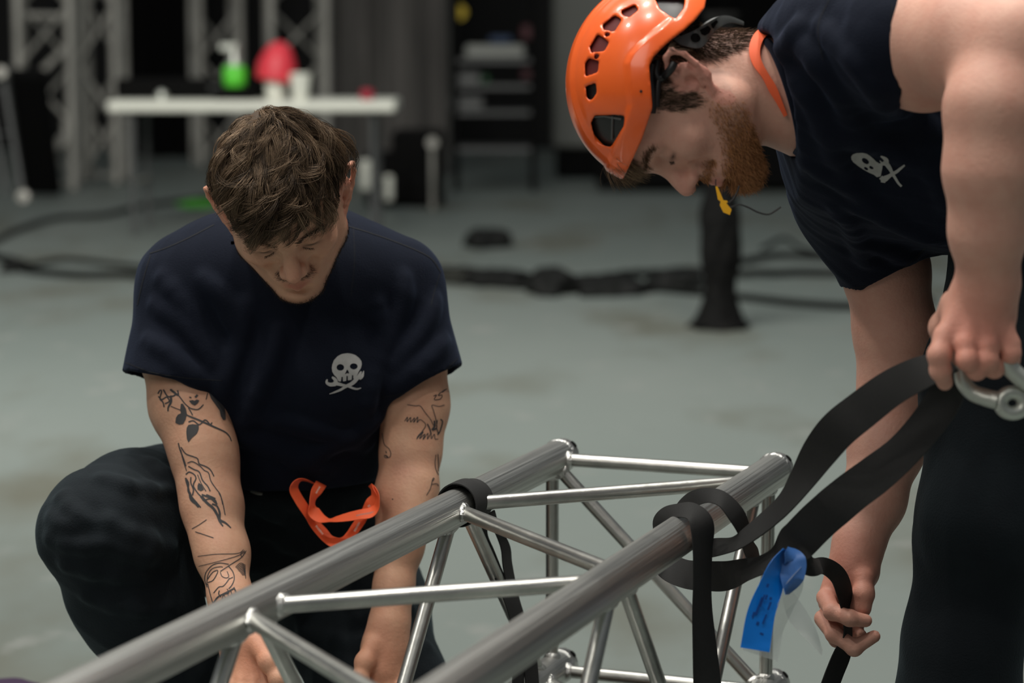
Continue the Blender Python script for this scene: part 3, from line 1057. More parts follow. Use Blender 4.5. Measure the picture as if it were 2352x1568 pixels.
# ------------------------------------------------------------------ sculpting engine: distance fields -> surface nets
class Sculpt:
    def __init__(s):
        s.P = []
        s.noise = None

    def cone(s, a, b, r1, r2=None, k=0.012, op=1):
        s.P.append(('c', np.array(a, float), np.array(b, float), r1, r1 if r2 is None else r2, k, op))
        return s

    def ball(s, c, r, k=0.012, op=1):
        return s.cone(c, np.array(c) + 1e-5, r, r, k, op)

    def ell(s, c, r, R=None, k=0.012, op=1):
        s.P.append(('e', np.array(c, float), np.array(r, float), np.eye(3) if R is None else np.array(R), None, k, op))
        return s

    def plane(s, c, n, k=0.002, op=-1):
        """removes everything on the side n points to"""
        n = np.array(n, float)
        s.P.append(('p', np.array(c, float), n / np.linalg.norm(n), None, None, k, op))
        return s

    def fn(s, f, k=0.002, op=-1):
        s.P.append(('f', f, None, None, None, k, op))
        return s

    def chain(s, pts, rs, k=0.012, op=1):
        for i in range(len(pts) - 1):
            s.cone(pts[i], pts[i + 1], rs[i], rs[i + 1], k, op)
        return s

    @staticmethod
    def ev(pr, X):
        if pr[0] == 'c':
            a, b, r1, r2 = pr[1:5]
            d = b - a
            t = np.clip(((X - a) @ d) / max(d @ d, 1e-12), 0, 1)
            Y = X - a - t[:, None] * d
            return np.sqrt((Y * Y).sum(1)) - (r1 + (r2 - r1) * t)
        if pr[0] == 'e':
            c, r, R = pr[1:4]
            q = (X - c) @ R
            k0 = np.sqrt(((q / r) ** 2).sum(1)) + 1e-9
            k1 = np.sqrt(((q / (r * r)) ** 2).sum(1)) + 1e-9
            return k0 * (k0 - 1) / k1
        if pr[0] == 'p':
            return -((X - pr[1]) @ pr[2])
        return pr[1](X)

    def field(s, X, subset=None):
        D = np.full(len(X), 0.25)
        for i in (range(len(s.P)) if subset is None else subset):
            pr = s.P[i]
            d = s.ev(pr, X)
            k, op = pr[5], pr[6]
            if op > 0:
                h = np.clip(0.5 + 0.5 * (D - d) / k, 0, 1)
                D = D + (d - D) * h - k * h * (1 - h)
            else:
                h = np.clip(0.5 - 0.5 * (D + d) / k, 0, 1)
                D = D + (-d - D) * h + k * h * (1 - h)
        if s.noise is not None:
            D = D + s.noise(X)
        return D

    def mesh(s, h, lo, hi, B=14):
        h = h / QUALITY
        lo = np.array(lo, float)
        hi = np.array(hi, float)
        nb = np.ceil((hi - lo) / (h * B)).astype(int)
        g = np.stack(np.meshgrid(*[np.arange(n) for n in nb], indexing='ij'), -1).reshape(-1, 3)
        cen = lo + (g + 0.5) * B * h
        half = B * h * 0.5 * math.sqrt(3)
        prim = np.array([s.ev(p, cen) for p in s.P])
        un = np.array([p[6] > 0 for p in s.P])
        ks = np.array([p[5] for p in s.P])
        near = prim < (half * 1.25 + ks[:, None] + 0.004)
        act = near[un].any(0)
        f = s.field(cen[act])
        keep = np.abs(f) < half * 1.5 + 0.02
        ids = np.nonzero(act)[0][keep]
        off = np.stack(np.meshgrid(*[np.arange(B + 1)] * 3, indexing='ij'), -1).reshape(-1, 3)
        Vl, Il, Ql = [], [], []
        N = (nb * B + 2).astype(np.int64)
        corners = np.array([(i, j, k) for i in (0, 1) for j in (0, 1) for k in (0, 1)])
        edges = [(a, b_) for a in range(8) for b_ in range(a + 1, 8) if np.abs(corners[a] - corners[b_]).sum() == 1]
        for i in ids:
            base = g[i] * B
            sub = np.nonzero(near[:, i])[0]
            X = lo + (base + off) * h
            v = s.field(X, sub)
            neg = v < 0
            if neg.all() or not neg.any():
                continue
            v = v.reshape(B + 1, B + 1, B + 1)
            neg = neg.reshape(v.shape)
            cs = np.stack([neg[c[0]:c[0] + B, c[1]:c[1] + B, c[2]:c[2] + B] for c in corners], 0)
            cnt = cs.sum(0)
            cell = np.stack(np.nonzero((cnt > 0) & (cnt < 8)), 1)
            if len(cell) == 0:
                continue
            val = np.stack([v[cell[:, 0] + c[0], cell[:, 1] + c[1], cell[:, 2] + c[2]] for c in corners], 1)
            acc = np.zeros((len(cell), 3))
            n_ = np.zeros(len(cell))
            for a, b_ in edges:
                va, vb = val[:, a], val[:, b_]
                cr = (va < 0) != (vb < 0)
                t = np.where(cr, va / np.where(cr, va - vb, 1), 0)
                p = corners[a] + t[:, None] * (corners[b_] - corners[a])
                acc += p * cr[:, None]
                n_ += cr
            pos = lo + (base + cell + acc / n_[:, None]) * h
            gi = (cell + base).astype(np.int64) + 1
            Vl.append(pos)
            Il.append((gi[:, 0] * N[1] + gi[:, 1]) * N[2] + gi[:, 2])
            for ax in range(3):
                sl0 = [slice(0, B)] * 3
                sl1 = [slice(0, B)] * 3
                sl1[ax] = slice(1, B + 1)
                n0, n1 = neg[tuple(sl0)], neg[tuple(sl1)]
                e = np.stack(np.nonzero(n0 != n1), 1)
                if len(e) == 0:
                    continue
                fl = n0[e[:, 0], e[:, 1], e[:, 2]]
                gg = (e + base).astype(np.int64) + 1
                u, w_ = (ax + 1) % 3, (ax + 2) % 3
                q = []
                for du, dw in ((-1, -1), (0, -1), (0, 0), (-1, 0)):
                    c = gg.copy()
                    c[:, u] += du
                    c[:, w_] += dw
                    q.append((c[:, 0] * N[1] + c[:, 1]) * N[2] + c[:, 2])
                q = np.stack(q, 1)
                q[~fl] = q[~fl][:, ::-1]
                Ql.append(q)
        V = np.concatenate(Vl)
        I = np.concatenate(Il)
        Q = np.concatenate(Ql)
        o = np.argsort(I)
        I = I[o]
        V = V[o]
        p = np.searchsorted(I, Q)
        p = np.clip(p, 0, len(I) - 1)
        ok = (I[p] == Q).all(1)
        Q = p[ok]
        return V, Q


def smooth_mesh(V, Q, it=1, lam=0.5):
    for _ in range(it):
        S = np.zeros_like(V)
        n = np.zeros(len(V))
        for a, b in ((0, 1), (1, 2), (2, 3), (3, 0)):
            np.add.at(S, Q[:, a], V[Q[:, b]])
            np.add.at(n, Q[:, a], 1)
            np.add.at(S, Q[:, b], V[Q[:, a]])
            np.add.at(n, Q[:, b], 1)
        V = V + lam * (S / np.maximum(n, 1)[:, None] - V)
    return V


def fold_noise(scale, amp, direction=(0, 0, 1), seed=0, stretch=3.0):
    """soft cloth folds running along a direction"""
    d = np.array(direction, float)
    d /= np.linalg.norm(d)
    r = np.random.default_rng(seed)
    ks = r.normal(size=(7, 3)) * scale
    ks = ks - (ks @ d)[:, None] * d * (1 - 1 / stretch)
    ph = r.uniform(0, 6.28, 7)
    kw = r.normal(size=(2, 3)) * scale * 0.35

    def f(X):
        w1 = np.sin(X @ kw[0] + ph[0]) * 1.1
        w2 = np.sin(X @ kw[1] + ph[1]) * 1.1
        s = 0
        for i in range(7):
            v = np.sin(X @ ks[i] + ph[i] + w1 + w2 * (i % 2))
            s = s + (1 - np.abs(v)) ** 2 * (1 if i % 2 else -0.7)
        return -amp * s / 2.2
    return f


class Frame:
    """local head frame: x = subject's right, y = forward, z = up"""
    def __init__(s, org, fwd, up, k=1.0):
        y = np.array(fwd, float)
        y /= np.linalg.norm(y)
        z = np.array(up, float)
        z = z - y * z.dot(y)
        z /= np.linalg.norm(z)
        x = np.cross(y, z)
        s.o = np.array(org, float)
        s.R = np.stack([x, y, z], 1)
        s.k = k

    def __call__(s, x, y, z):
        return s.o + s.R @ (np.array((x, y, z)) * s.k)

    def pts(s, L):
        return s.o + (np.asarray(L) * s.k) @ s.R.T

    def inv(s, X):
        return ((X - s.o) @ s.R) / s.k


def camdir(x, y, z):
    """image right, image up, toward camera -> world"""
    return RT * x + UP * y - FW * z


def build_head(S, F, neck_to, neck_r=0.058, ears=(1, 1), wide=1.0, beard=0.0):
    k = F.k
    R = F.R

    def e(x, y, z, rx, ry, rz, kk=0.014, op=1, rot=None):
        S.ell(F(x, y, z), np.array((rx, ry, rz)) * k, R if rot is None else R @ rot, kk * k, op)

    def c(a, b, r1, r2=None, kk=0.010, op=1):
        S.cone(F(*a), F(*b), r1 * k, (r1 if r2 is None else r2) * k, kk * k, op)
    S.cone(F(0, -0.022, -0.045), neck_to, neck_r, neck_r * 1.15, 0.03)
    e(0, -0.010, 0.048, 0.077 * wide, 0.098, 0.086, 0.03)
    e(0, 0.036, 0.045, 0.064 * wide, 0.052, 0.055, 0.03)
    e(0, 0.034, -0.020, 0.060 * wide, 0.054, 0.070, 0.03)
    for s in (-1, 1):
        c((s * 0.054 * wide, 0.010, -0.045), (s * 0.018, 0.074, -0.082), 0.020, 0.017, 0.028)
        c((s * 0.060 * wide, 0.004, 0.01), (s * 0.054 * wide, 0.012, -0.048), 0.016, 0.018, 0.025)
        e(s * 0.044 * wide, 0.060, -0.010, 0.020, 0.020, 0.016, 0.024)
        c((s * 0.012, 0.087, 0.034), (s * 0.046, 0.070, 0.034), 0.0115, 0.010, 0.014)
        e(s * 0.033, 0.090, 0.014, 0.015, 0.012, 0.011, 0.012, -1)
        S.ball(F(s * 0.032, 0.0715, 0.014), 0.0138 * k, 0.004 * k)
        # lid crease and lash line
        c((s * 0.020, 0.0868, 0.009), (s * 0.033, 0.0872, 0.0045), 0.0011, 0.0011, 0.0012, -1)
        c((s * 0.033, 0.0872, 0.0045), (s * 0.044, 0.0812, 0.008), 0.0011, 0.0011, 0.0012, -1)
        c((s * 0.019, 0.085, 0.019), (s * 0.033, 0.0862, 0.0235), 0.0012, 0.0012, 0.002, -1)
        c((s * 0.033, 0.0862, 0.0235), (s * 0.045, 0.079, 0.018), 0.0012, 0.0012, 0.002, -1)
    c((0, 0.078, -0.083), (0, 0.0785, -0.084), 0.0185, None, 0.02)
    e(0, 0.072, -0.046, 0.030, 0.026, 0.030, 0.02)
    # nose
    c((0, 0.088, 0.022), (0, 0.104, -0.010), 0.0075, 0.0095, 0.012)
    c((0, 0.104, -0.010), (0, 0.1105, -0.019), 0.0095, 0.0115, 0.008)
    for s in (-1, 1):
        e(s * 0.0125, 0.1005, -0.0235, 0.0075, 0.010, 0.0075, 0.006)
        S.ell(F(s * 0.0072, 0.1045, -0.0325), np.array((0.0038, 0.0062, 0.0045)) * k, R, 0.0025 * k, -1)
        e(s * 0.028, 0.083, -0.032, 0.006, 0.006, 0.012, 0.012, -1)
    # lips
    for s in (-1, 1):
        c((0, 0.0985, -0.0475), (s * 0.022, 0.0875, -0.0515), 0.0052, 0.0030, 0.004)
        c((0, 0.0970, -0.0585), (s * 0.019, 0.0870, -0.0535), 0.0062, 0.0032, 0.004)
        c((0, 0.1045, -0.0525), (s * 0.022, 0.0930, -0.0525), 0.0011, 0.0010, 0.0015, -1)
    e(0, 0.0935, -0.0695, 0.016, 0.005, 0.0045, 0.010, -1)
    e(0, 0.1045, -0.0400, 0.0035, 0.005, 0.007, 0.006, -1)
    # ears
    for s, on in ((-1, ears[0]), (1, ears[1])):
        if not on:
            continue
        x0 = s * 0.0765 * wide
        a = 0.62
        rot = np.array([[math.cos(a), -s * math.sin(a), 0], [s * math.sin(a), math.cos(a), 0], [0, 0, 1.0]])

        def ep(u, w_, dx=0.0):   # u back, w up in the ear's own plane
            u = u + 0.42 * w_
            return (x0 + s * (u * math.sin(a) + dx * math.cos(a)), -u * math.cos(a) + dx * math.sin(a) * 0.3 + 0.004, w_)
        e(*ep(0.014, 0.006, 0.0), 0.0044, 0.0160, 0.028, 0.004, 1, rot)
        out = [(-0.002, 0.006), (-0.003, 0.020), (0.004, 0.032), (0.016, 0.038), (0.028, 0.033), (0.033, 0.018), (0.030, 0.002), (0.022, -0.013), (0.012, -0.025), (0.004, -0.031), (0.000, -0.024), (-0.001, -0.012)]
        rr = [0.0030, 0.0032, 0.0036, 0.0038, 0.0040, 0.0040, 0.0038, 0.0038, 0.0052, 0.0055, 0.0045, 0.003]
        S.chain([F(*ep(u, w_, 0.003 if i < 8 else 0.001)) for i, (u, w_) in enumerate(out)], [r * k for r in rr], 0.003 * k)
        c(ep(0.006, 0.004, 0.0062), ep(0.012, -0.008, 0.0062), 0.0062, 0.0052, 0.003, -1)
        c(ep(0.008, 0.022, 0.0045), ep(0.024, 0.022, 0.0045), 0.0042, 0.0036, 0.003, -1)
        c(ep(0.024, 0.022, 0.0045), ep(0.023, 0.004, 0.0045), 0.0036, 0.0028, 0.003, -1)
        S.chain([F(*ep(0.010, 0.014, 0.004)), F(*ep(0.018, 0.012, 0.0045)), F(*ep(0.0185, 0.000, 0.0045)), F(*ep(0.011, -0.012, 0.003))], [0.0022 * k, 0.0026 * k, 0.0026 * k, 0.003 * k], 0.002 * k)
        c(ep(-0.003, 0.000, 0.003), ep(0.0005, -0.004, 0.004), 0.0036, 0.003, 0.003)


def finger(S, pts, rs, k=0.004, op=1):
    S.chain(pts, rs, k)
    # knuckle swell
    for i in range(1, len(pts) - 1):
        S.ball(pts[i], rs[i] * 1.07, k)


def skin_color(V, base, F=None, spots=(), beard=None):
    C = np.tile(np.array(base, float), (len(V), 1))
    r = np.random.default_rng(3)
    ks = r.normal(size=(5, 3)) * 34
    n = sum(np.sin(V @ k_ + i * 1.7 + np.sin(V @ ks[(i + 1) % 5] * 0.6)) for i, k_ in enumerate(ks)) / 5
    C *= (1 + 0.07 * n[:, None] * np.array((0.4, 1.0, 1.0)))
    if F is not None:
        L = F.inv(V)

        def g(c, r_):
            return np.exp(-(((L - np.array(c)) / np.array(r_)) ** 2).sum(1))
        red = 0.45 * g((0, 0.112, -0.02), (0.018, 0.02, 0.016)) + 0.25 * (g((0.045, 0.065, -0.015), (0.025,) * 3) + g((-0.045, 0.065, -0.015), (0.025,) * 3))
        red += 0.5 * ((np.abs(L[:, 0]) > 0.079) & (np.abs(L[:, 2]) < 0.055) & (np.abs(L[:, 1] + 0.01) < 0.04))
        C *= 1 - red[:, None] * np.array((0.05, 0.34, 0.30))
        lip = np.clip(1.5 * g((0, 0.098, -0.053), (0.017, 0.012, 0.0075)), 0, 1)
        C = C * (1 - lip[:, None] * np.array((0.18, 0.42, 0.40)))
        for s in (-1, 1):
            eye = g((s * 0.033, 0.084, 0.006), (0.013, 0.007, 0.0026))
            C *= 1 - np.clip(0.9 * eye, 0, 1)[:, None]
            soc = g((s * 0.028, 0.08, 0.016), (0.014, 0.012, 0.009))
            C *= 1 - (0.14 * soc)[:, None]
        if beard is not None:
            C = beard(L, C)
    for c, rad, mul in spots:
        d = np.exp(-(((V - np.array(c)) / rad) ** 2).sum(1))
        C *= 1 - d[:, None] * (1 - np.array(mul))
    return np.clip(C, 0.002, 1)


# ------------------------------------------------------------------ strands, decals
def strands(paths, r0, colors, nseg=3, taper=0.25):
    """paths (N,K,3), colors (N,3) -> mesh of thin tapering hairs"""
    N, K, _ = paths.shape
    T = np.gradient(paths, axis=1)
    T /= np.linalg.norm(T, axis=2, keepdims=True) + 1e-12
    ref = np.array((0.31, 0.52, 0.79))
    U_ = np.cross(T, ref)
    U_ /= np.linalg.norm(U_, axis=2, keepdims=True) + 1e-12
    B_ = np.cross(T, U_)
    rad = (r0 if np.ndim(r0) else np.full(N, r0))[:, None, None] * (1 - (1 - taper) * (np.linspace(0, 1, K) ** 1.5))[None, :, None]
    ring = []
    for j in range(nseg):
        a = 2 * math.pi * j / nseg
        ring.append(paths + rad * (math.cos(a) * U_ + math.sin(a) * B_))
    V = np.stack(ring, 2).reshape(-1, 3)       # N,K,nseg
    idx = np.arange(N * K * nseg).reshape(N, K, nseg)
    q = []
    for j in range(nseg):
        a = idx[:, :-1, j]
        b = idx[:, :-1, (j + 1) % nseg]
        c = idx[:, 1:, (j + 1) % nseg]
        d = idx[:, 1:, j]
        q.append(np.stack([a, b, c, d], -1).reshape(-1, 4))
    Fq = np.concatenate(q)
    C = np.repeat(colors, K * nseg, axis=0)
    return V, Fq, C


def hair_object(name, V, Fq, C, parent, label=None):
    me = mesh_np(name, V, Fq)
    set_color(me, C)
    o = link(name, me, M['hair'], parent)
    if label:
        o['label'] = label
    return o


def bvh_of(V, Q):
    return BVHTree.FromPolygons([Vector(v) for v in V], [tuple(int(i) for i in q) for q in Q])


def hit(bvh, x, y, off, dlo=2.3):
    d = FW + RT * ((x - 1176) / FPX) + UP * ((784 - y) / FPX)
    L = np.linalg.norm(d)
    d = d / L
    o = CAM + d * dlo
    loc, nor, i, dist = bvh.ray_cast(Vector(o), Vector(d))
    if loc is None:
        return None
    nor = np.array(nor)
    if nor.dot(d) > 0:
        nor = -nor
    return np.array(loc) + nor * off


def decal_strokes(b, bvh, lines, off=0.0006, closed_w=None):
    """lines: list of (points[(x,y)], width or list of widths) in photograph pixels, laid on the surface"""
    for pts, w_ in lines:
        P = np.array(pts, float)
        L = np.linalg.norm(np.diff(P, axis=0), axis=1).sum()
        n = max(3, int(L / 2.2))
        ws = np.interp(np.linspace(0, 1, n), np.linspace(0, 1, len(w_)), w_) if hasattr(w_, '__len__') else np.full(n, w_)
        Q = crom(P, n) if len(P) > 2 else np.linspace(P[0], P[1], n)
        t = np.gradient(Q, axis=0)
        t /= np.linalg.norm(t, axis=1, keepdims=True) + 1e-9
        nn = np.stack([-t[:, 1], t[:, 0]], 1)
        prev = None
        for i in range(n):
            m = 2 if ws[i] < 5 else 4
            m = 3
            row = [hit(bvh, *(Q[i] + nn[i] * ws[i] * u), off) for u in np.linspace(-0.5, 0.5, m)]
            if any(r is None for r in row):
                prev = None
                continue
            if prev is not None and max(np.linalg.norm(row[1] - prev[1]), np.linalg.norm(row[0] - row[2])) < 0.02:
                V = prev + row
                b.add(V, [(0, 1, 4, 3), (1, 2, 5, 4)])
            prev = row


def decal_fill(b, bvh, polys, off=0.0006, step=1.0):
    """polys: outlines and holes (even-odd) in photograph pixels, laid on the surface in fine strips"""
    ed = []
    for p in polys:
        for i in range(len(p)):
            ed.append((p[i][0], p[i][1], p[(i + 1) % len(p)][0], p[(i + 1) % len(p)][1]))
    y0 = min(min(e[1], e[3]) for e in ed)
    y1 = max(max(e[1], e[3]) for e in ed)

    def xs(y):
        r = []
        for a, b_, c, d in ed:
            if (b_ <= y < d) or (d <= y < b_):
                r.append(a + (y - b_) / (d - b_) * (c - a))
        return sorted(r)
    n = max(2, int((y1 - y0) / step))
    for i in range(n):
        ya, yb = y0 + (y1 - y0) * i / n + 1e-4, y0 + (y1 - y0) * (i + 1) / n - 1e-4
        A, B_ = xs(ya), xs(yb)
        if len(A) != len(B_):
            m_ = xs((ya + yb) / 2)
            A = B_ = m_
        for j in range(0, len(A) - 1, 2):
            w_ = max(A[j + 1] - A[j], B_[j + 1] - B_[j])
            m = max(1, int(w_ / 4))
            top = [hit(bvh, A[j] + (A[j + 1] - A[j]) * u / m, ya, off) for u in range(m + 1)]
            bot = [hit(bvh, B_[j] + (B_[j + 1] - B_[j]) * u / m, yb, off) for u in range(m + 1)]
            for u in range(m):
                q = [top[u], top[u + 1], bot[u + 1], bot[u]]
                if any(v is None for v in q):
                    continue
                if max(np.linalg.norm(q[0] - q[2]), np.linalg.norm(q[1] - q[3])) > 0.02:
                    continue
                b.add(q, [(0, 1, 2, 3)])


def circle(cx, cy, rx, ry, n=24, rot=0.0):
    return [(cx + rx * math.cos(a) * math.cos(rot) - ry * math.sin(a) * math.sin(rot), cy + rx * math.cos(a) * math.sin(rot) + ry * math.sin(a) * math.cos(rot)) for a in [2 * math.pi * i / n for i in range(n)]]


def sleeve(S, a, b, r1, r2, hem_c, hem_n, k=0.03, wall=0.0035):
    hem_n = np.array(hem_n, float)
    hem_n /= np.linalg.norm(hem_n)
    hem_c = np.array(hem_c, float)
    o = ('c', np.array(a, float), np.array(b, float), r1, r2)
    i = ('c', np.array(a, float), np.array(b, float), r1 - wall, r2 - wall)
    S.fn(lambda X: np.maximum(Sculpt.ev(o, X), (X - hem_c) @ hem_n), k, 1)
    S.P.append(('f', (lambda X: np.maximum(Sculpt.ev(i, X), -((X - hem_c) @ hem_n) - 0.07)), None, None, None, 0.002, -1))


def cloth_object(name, S, h, lo, hi, m, parent, it=2):
    V, Q = S.mesh(h, lo, hi)
    V = smooth_mesh(V, Q, it)
    return link(name, mesh_np(name, V, Q), m, parent), V, Q


def surface_band(bvh, pts, off, thick, n=50, off2=None):
    P = crom([tuple(p) for p in pts], n)
    t = np.gradient(P[:, :2], axis=0)
    t /= np.linalg.norm(t, axis=1, keepdims=True) + 1e-9
    A, B = [], []
    for i in range(n):
        nx, ny = -t[i, 1], t[i, 0]
        a = hit(bvh, P[i, 0] + nx * P[i, 2] / 2, P[i, 1] + ny * P[i, 2] / 2, off)
        c = hit(bvh, P[i, 0] - nx * P[i, 2] / 2, P[i, 1] - ny * P[i, 2] / 2, off)
        if a is None or c is None:
            continue
        A.append(a)
        B.append(c)
    A, B = np.array(A), np.array(B)
    for _ in range(3):
        A[1:-1] = (A[:-2] + 2 * A[1:-1] + A[2:]) / 4
        B[1:-1] = (B[:-2] + 2 * B[1:-1] + B[2:]) / 4
    return band(A, B, thick)


def vnormals(V, Q):
    me = mesh_np('tmp', V, Q)
    N = np.zeros(len(me.vertices) * 3, dtype=np.float32)
    me.vertices.foreach_get('normal', N)
    bpy.data.meshes.remove(me)
    return N.reshape(-1, 3).astype(float)


def short_hairs(V, N, mask, count, length, flow, F, jitter, lift, r0, cols, K=5, seed=1, curl=0.0, maxr=1.0):
    """hairs growing from surface points; mask gives a weight per vertex, flow local direction function"""
    r = np.random.default_rng(seed)
    w_ = mask / mask.sum()
    idx = r.choice(len(V), count, p=w_)
    p = V[idx] + r.normal(size=(count, 3)) * 0.0010
    n = N[idx]
    L = F.inv(V[idx])
    fl = flow(L) @ F.R.T
    fl = fl - n * (fl * n).sum(1, keepdims=True)
    fl /= np.linalg.norm(fl, axis=1, keepdims=True) + 1e-9
    d = fl + n * lift + r.normal(size=(count, 3)) * jitter
    d /= np.linalg.norm(d, axis=1, keepdims=True)
    ln = (length(L) if callable(length) else length) * r.uniform(0.6, 1.15, count)
    P = [p]
    for k in range(K - 1):
        d = d + (fl - n * 0.15) * 0.10 + r.normal(size=(count, 3)) * curl
        d /= np.linalg.norm(d, axis=1, keepdims=True)
        p = p + d * (ln / (K - 1))[:, None]
        P.append(p)
    c0, c1 = np.array(cols[0]), np.array(cols[1])
    cc = c0 + (c1 - c0) * r.uniform(0, 1, (count, 1)) ** 1.5
    return strands(np.stack(P, 1), r0, cc)


# ================================================================== the kneeling man
HFL = Frame(W(655, 476, 3.37), camdir(0.13, -0.765, 0.635), camdir(-0.115, 0.64, 0.77), 1.0)
SK_L = (0.61, 0.35, 0.232)
S = Sculpt()
build_head(S, HFL, W(650, 545, 3.66), 0.060, wide=1.0)
# torso core
S.cone(W(650, 600, 3.70), W(640, 930, 3.80), 0.10, 0.09, 0.05)
S.cone(W(650, 640, 3.68), W(440, 620, 3.62), 0.06, 0.05, 0.05)
S.cone(W(650, 640, 3.68), W(900, 630, 3.66), 0.06, 0.05, 0.05)
# right arm (image left)
aL = [W(404, 640, 3.60), W(408, 800, 3.585), W(436, 930, 3.56), W(468, 1040, 3.53), W(478, 1090, 3.52)]
S.chain(aL, [0.053, 0.053, 0.0545, 0.0445, 0.040], 0.03)
S.chain([W(476, 1085, 3.52), W(488, 1160, 3.50), W(510, 1270, 3.46), W(530, 1375, 3.42), W(543, 1440, 3.40)], [0.040, 0.0415, 0.0365, 0.0285, 0.0270], 0.02)
S.cone(W(448, 940, 3.545), W(462, 1000, 3.53), 0.030, 0.026, 0.03)
S.cone(W(462, 1120, 3.50), W(478, 1220, 3.47), 0.024, 0.020, 0.025)
# right hand, palm facing the truss, fingers on the lower chord
S.ell(W(566, 1500, 3.385), (0.036, 0.020, 0.048), None, 0.02)
S.cone(W(548, 1440, 3.40), W(572, 1540, 3.38), 0.026, 0.024, 0.02)
kn = [W(532, 1545, 3.37), W(556, 1560, 3.36), W(584, 1562, 3.36), W(610, 1552, 3.365)]
for i, q in enumerate(kn):
    S.cone(W(560 + 10 * (i - 1.5), 1490, 3.385), q, 0.012, 0.0115, 0.008)
    finger(S, [q, q + np.array((0.002 * (i - 1.5), -0.028, -0.028)), q + np.array((0.002 * (i - 1.5), -0.022, -0.056)), q + np.array((0, -0.004, -0.068))], [0.0105, 0.0098, 0.0090, 0.0078], 0.004)
finger(S, [W(590, 1478, 3.37), W(618, 1520, 3.345), W(640, 1560, 3.335), W(650, 1590, 3.335)], [0.015, 0.0125, 0.0110, 0.009], 0.008)
# left arm (image right)
S.chain([W(938, 650, 3.66), W(944, 800, 3.65), W(950, 930, 3.64), W(944, 1030, 3.63)], [0.052, 0.051, 0.0485, 0.0435], 0.03)
S.chain([W(943, 1035, 3.63), W(932, 1140, 3.62), W(916, 1250, 3.60), W(904, 1350, 3.58), W(896, 1420, 3.57)], [0.0435, 0.0440, 0.0350, 0.0272, 0.0265], 0.02)
S.cone(W(962, 1110, 3.60), W(945, 1190, 3.58), 0.024, 0.022, 0.025)
S.ell(W(884, 1500, 3.56), (0.036, 0.021, 0.050), None, 0.02)
S.cone(W(896, 1425, 3.57), W(880, 1540, 3.555), 0.026, 0.026, 0.02)
kn = [W(844, 1550, 3.55), W(868, 1566, 3.545), W(893, 1566, 3.545), W(916, 1555, 3.55)]
for i, q in enumerate(kn):
    S.cone(W(884 + 10 * (i - 1.5), 1490, 3.56), q, 0.012, 0.0115, 0.008)
    finger(S, [q, q + np.array((0.002 * (i - 1.5), -0.028, -0.028)), q + np.array((0.002 * (i - 1.5), -0.022, -0.056)), q + np.array((0, -0.004, -0.068))], [0.0105, 0.0098, 0.0090, 0.0078], 0.004)
finger(S, [W(858, 1480, 3.545), W(838, 1520, 3.53), W(826, 1560, 3.52), W(824, 1590, 3.52)], [0.015, 0.0125, 0.0110, 0.009], 0.008)
bV, bQ = S.mesh(0.0024, (-0.60, 3.05, 0.12), (0.02, 3.95, 1.22))
bV = smooth_mesh(bV, bQ, 1, 0.4)
bN = vnormals(bV, bQ)


def beard_dark(L, C):
    x, y, z = L[:, 0], L[:, 1], L[:, 2]
    jaw = np.clip((-0.030 - 0.55 * np.clip(y - 0.01, 0, 1) - z) / 0.012, 0, 1) * np.clip((y + 0.005) / 0.01, 0, 1) * np.clip((z + 0.13) / 0.02, 0, 1)
    mus = np.exp(-((z + 0.040) / 0.0050) ** 2) * (np.abs(x) < 0.028) * (y > 0.08)
    w_ = np.clip(0.62 * jaw + 0.55 * mus, 0, 0.75) * (np.sqrt(x * x + (y - .09) ** 2 + (z + .053) ** 2) > 0.018)
    return C * (1 - w_[:, None] * np.array((0.62, 0.66, 0.66)))


me = mesh_np('person', bV, bQ)
set_color(me, skin_color(bV, SK_L, HFL, spots=[(W(925, 1080, 3.58), 0.022, (0.85, 0.78, 0.80)), (W(525, 1080, 3.47), 0.022, (0.9, 0.84, 0.84)), (W(570, 1520, 3.36), 0.05, (1.0, 0.80, 0.74)), (W(875, 1520, 3.53), 0.05, (1.0, 0.82, 0.78))], beard=beard_dark))
manL = tag(link('person', me, M['skin']), 'kneeling person with short brown hair and tattooed arms in a navy T-shirt', 'person')
bvhL = bvh_of(bV, bQ)

# --- hair
HC = np.array((0, -0.010, 0.048))
HR = np.array((0.077, 0.098, 0.086))


def hairline(y, back=-0.045):
    return np.interp(y, [-0.11, -0.06, -0.030, -0.012, 0.004, 0.018, 0.034, 0.045, 0.062, 0.085, 0.11], [back, back + 0.004, 0.012, 0.040, 0.036, -0.004, -0.002, 0.034, 0.062, 0.080, 0.088])


def snap(P, h):
    q = (P - HC) / HR
    k = np.linalg.norm(q, axis=1, keepdims=True)
    s = HC + HR * q / k
    n = (s - HC) / HR ** 2
    n /= np.linalg.norm(n, axis=1, keepdims=True)
    return s + n * h[:, None], n


def vnoise(X, sc, seed):
    r = np.random.default_rng(seed)
    out = np.zeros_like(X)
    for a in range(3):
        for k in range(4):
            kk = r.normal(size=3) * sc
            out[:, a] += np.sin(X @ kk + r.uniform(0, 6.28) + 1.5 * np.sin(X @ (r.normal(size=3) * sc * 0.5)))
    return out / 2.5


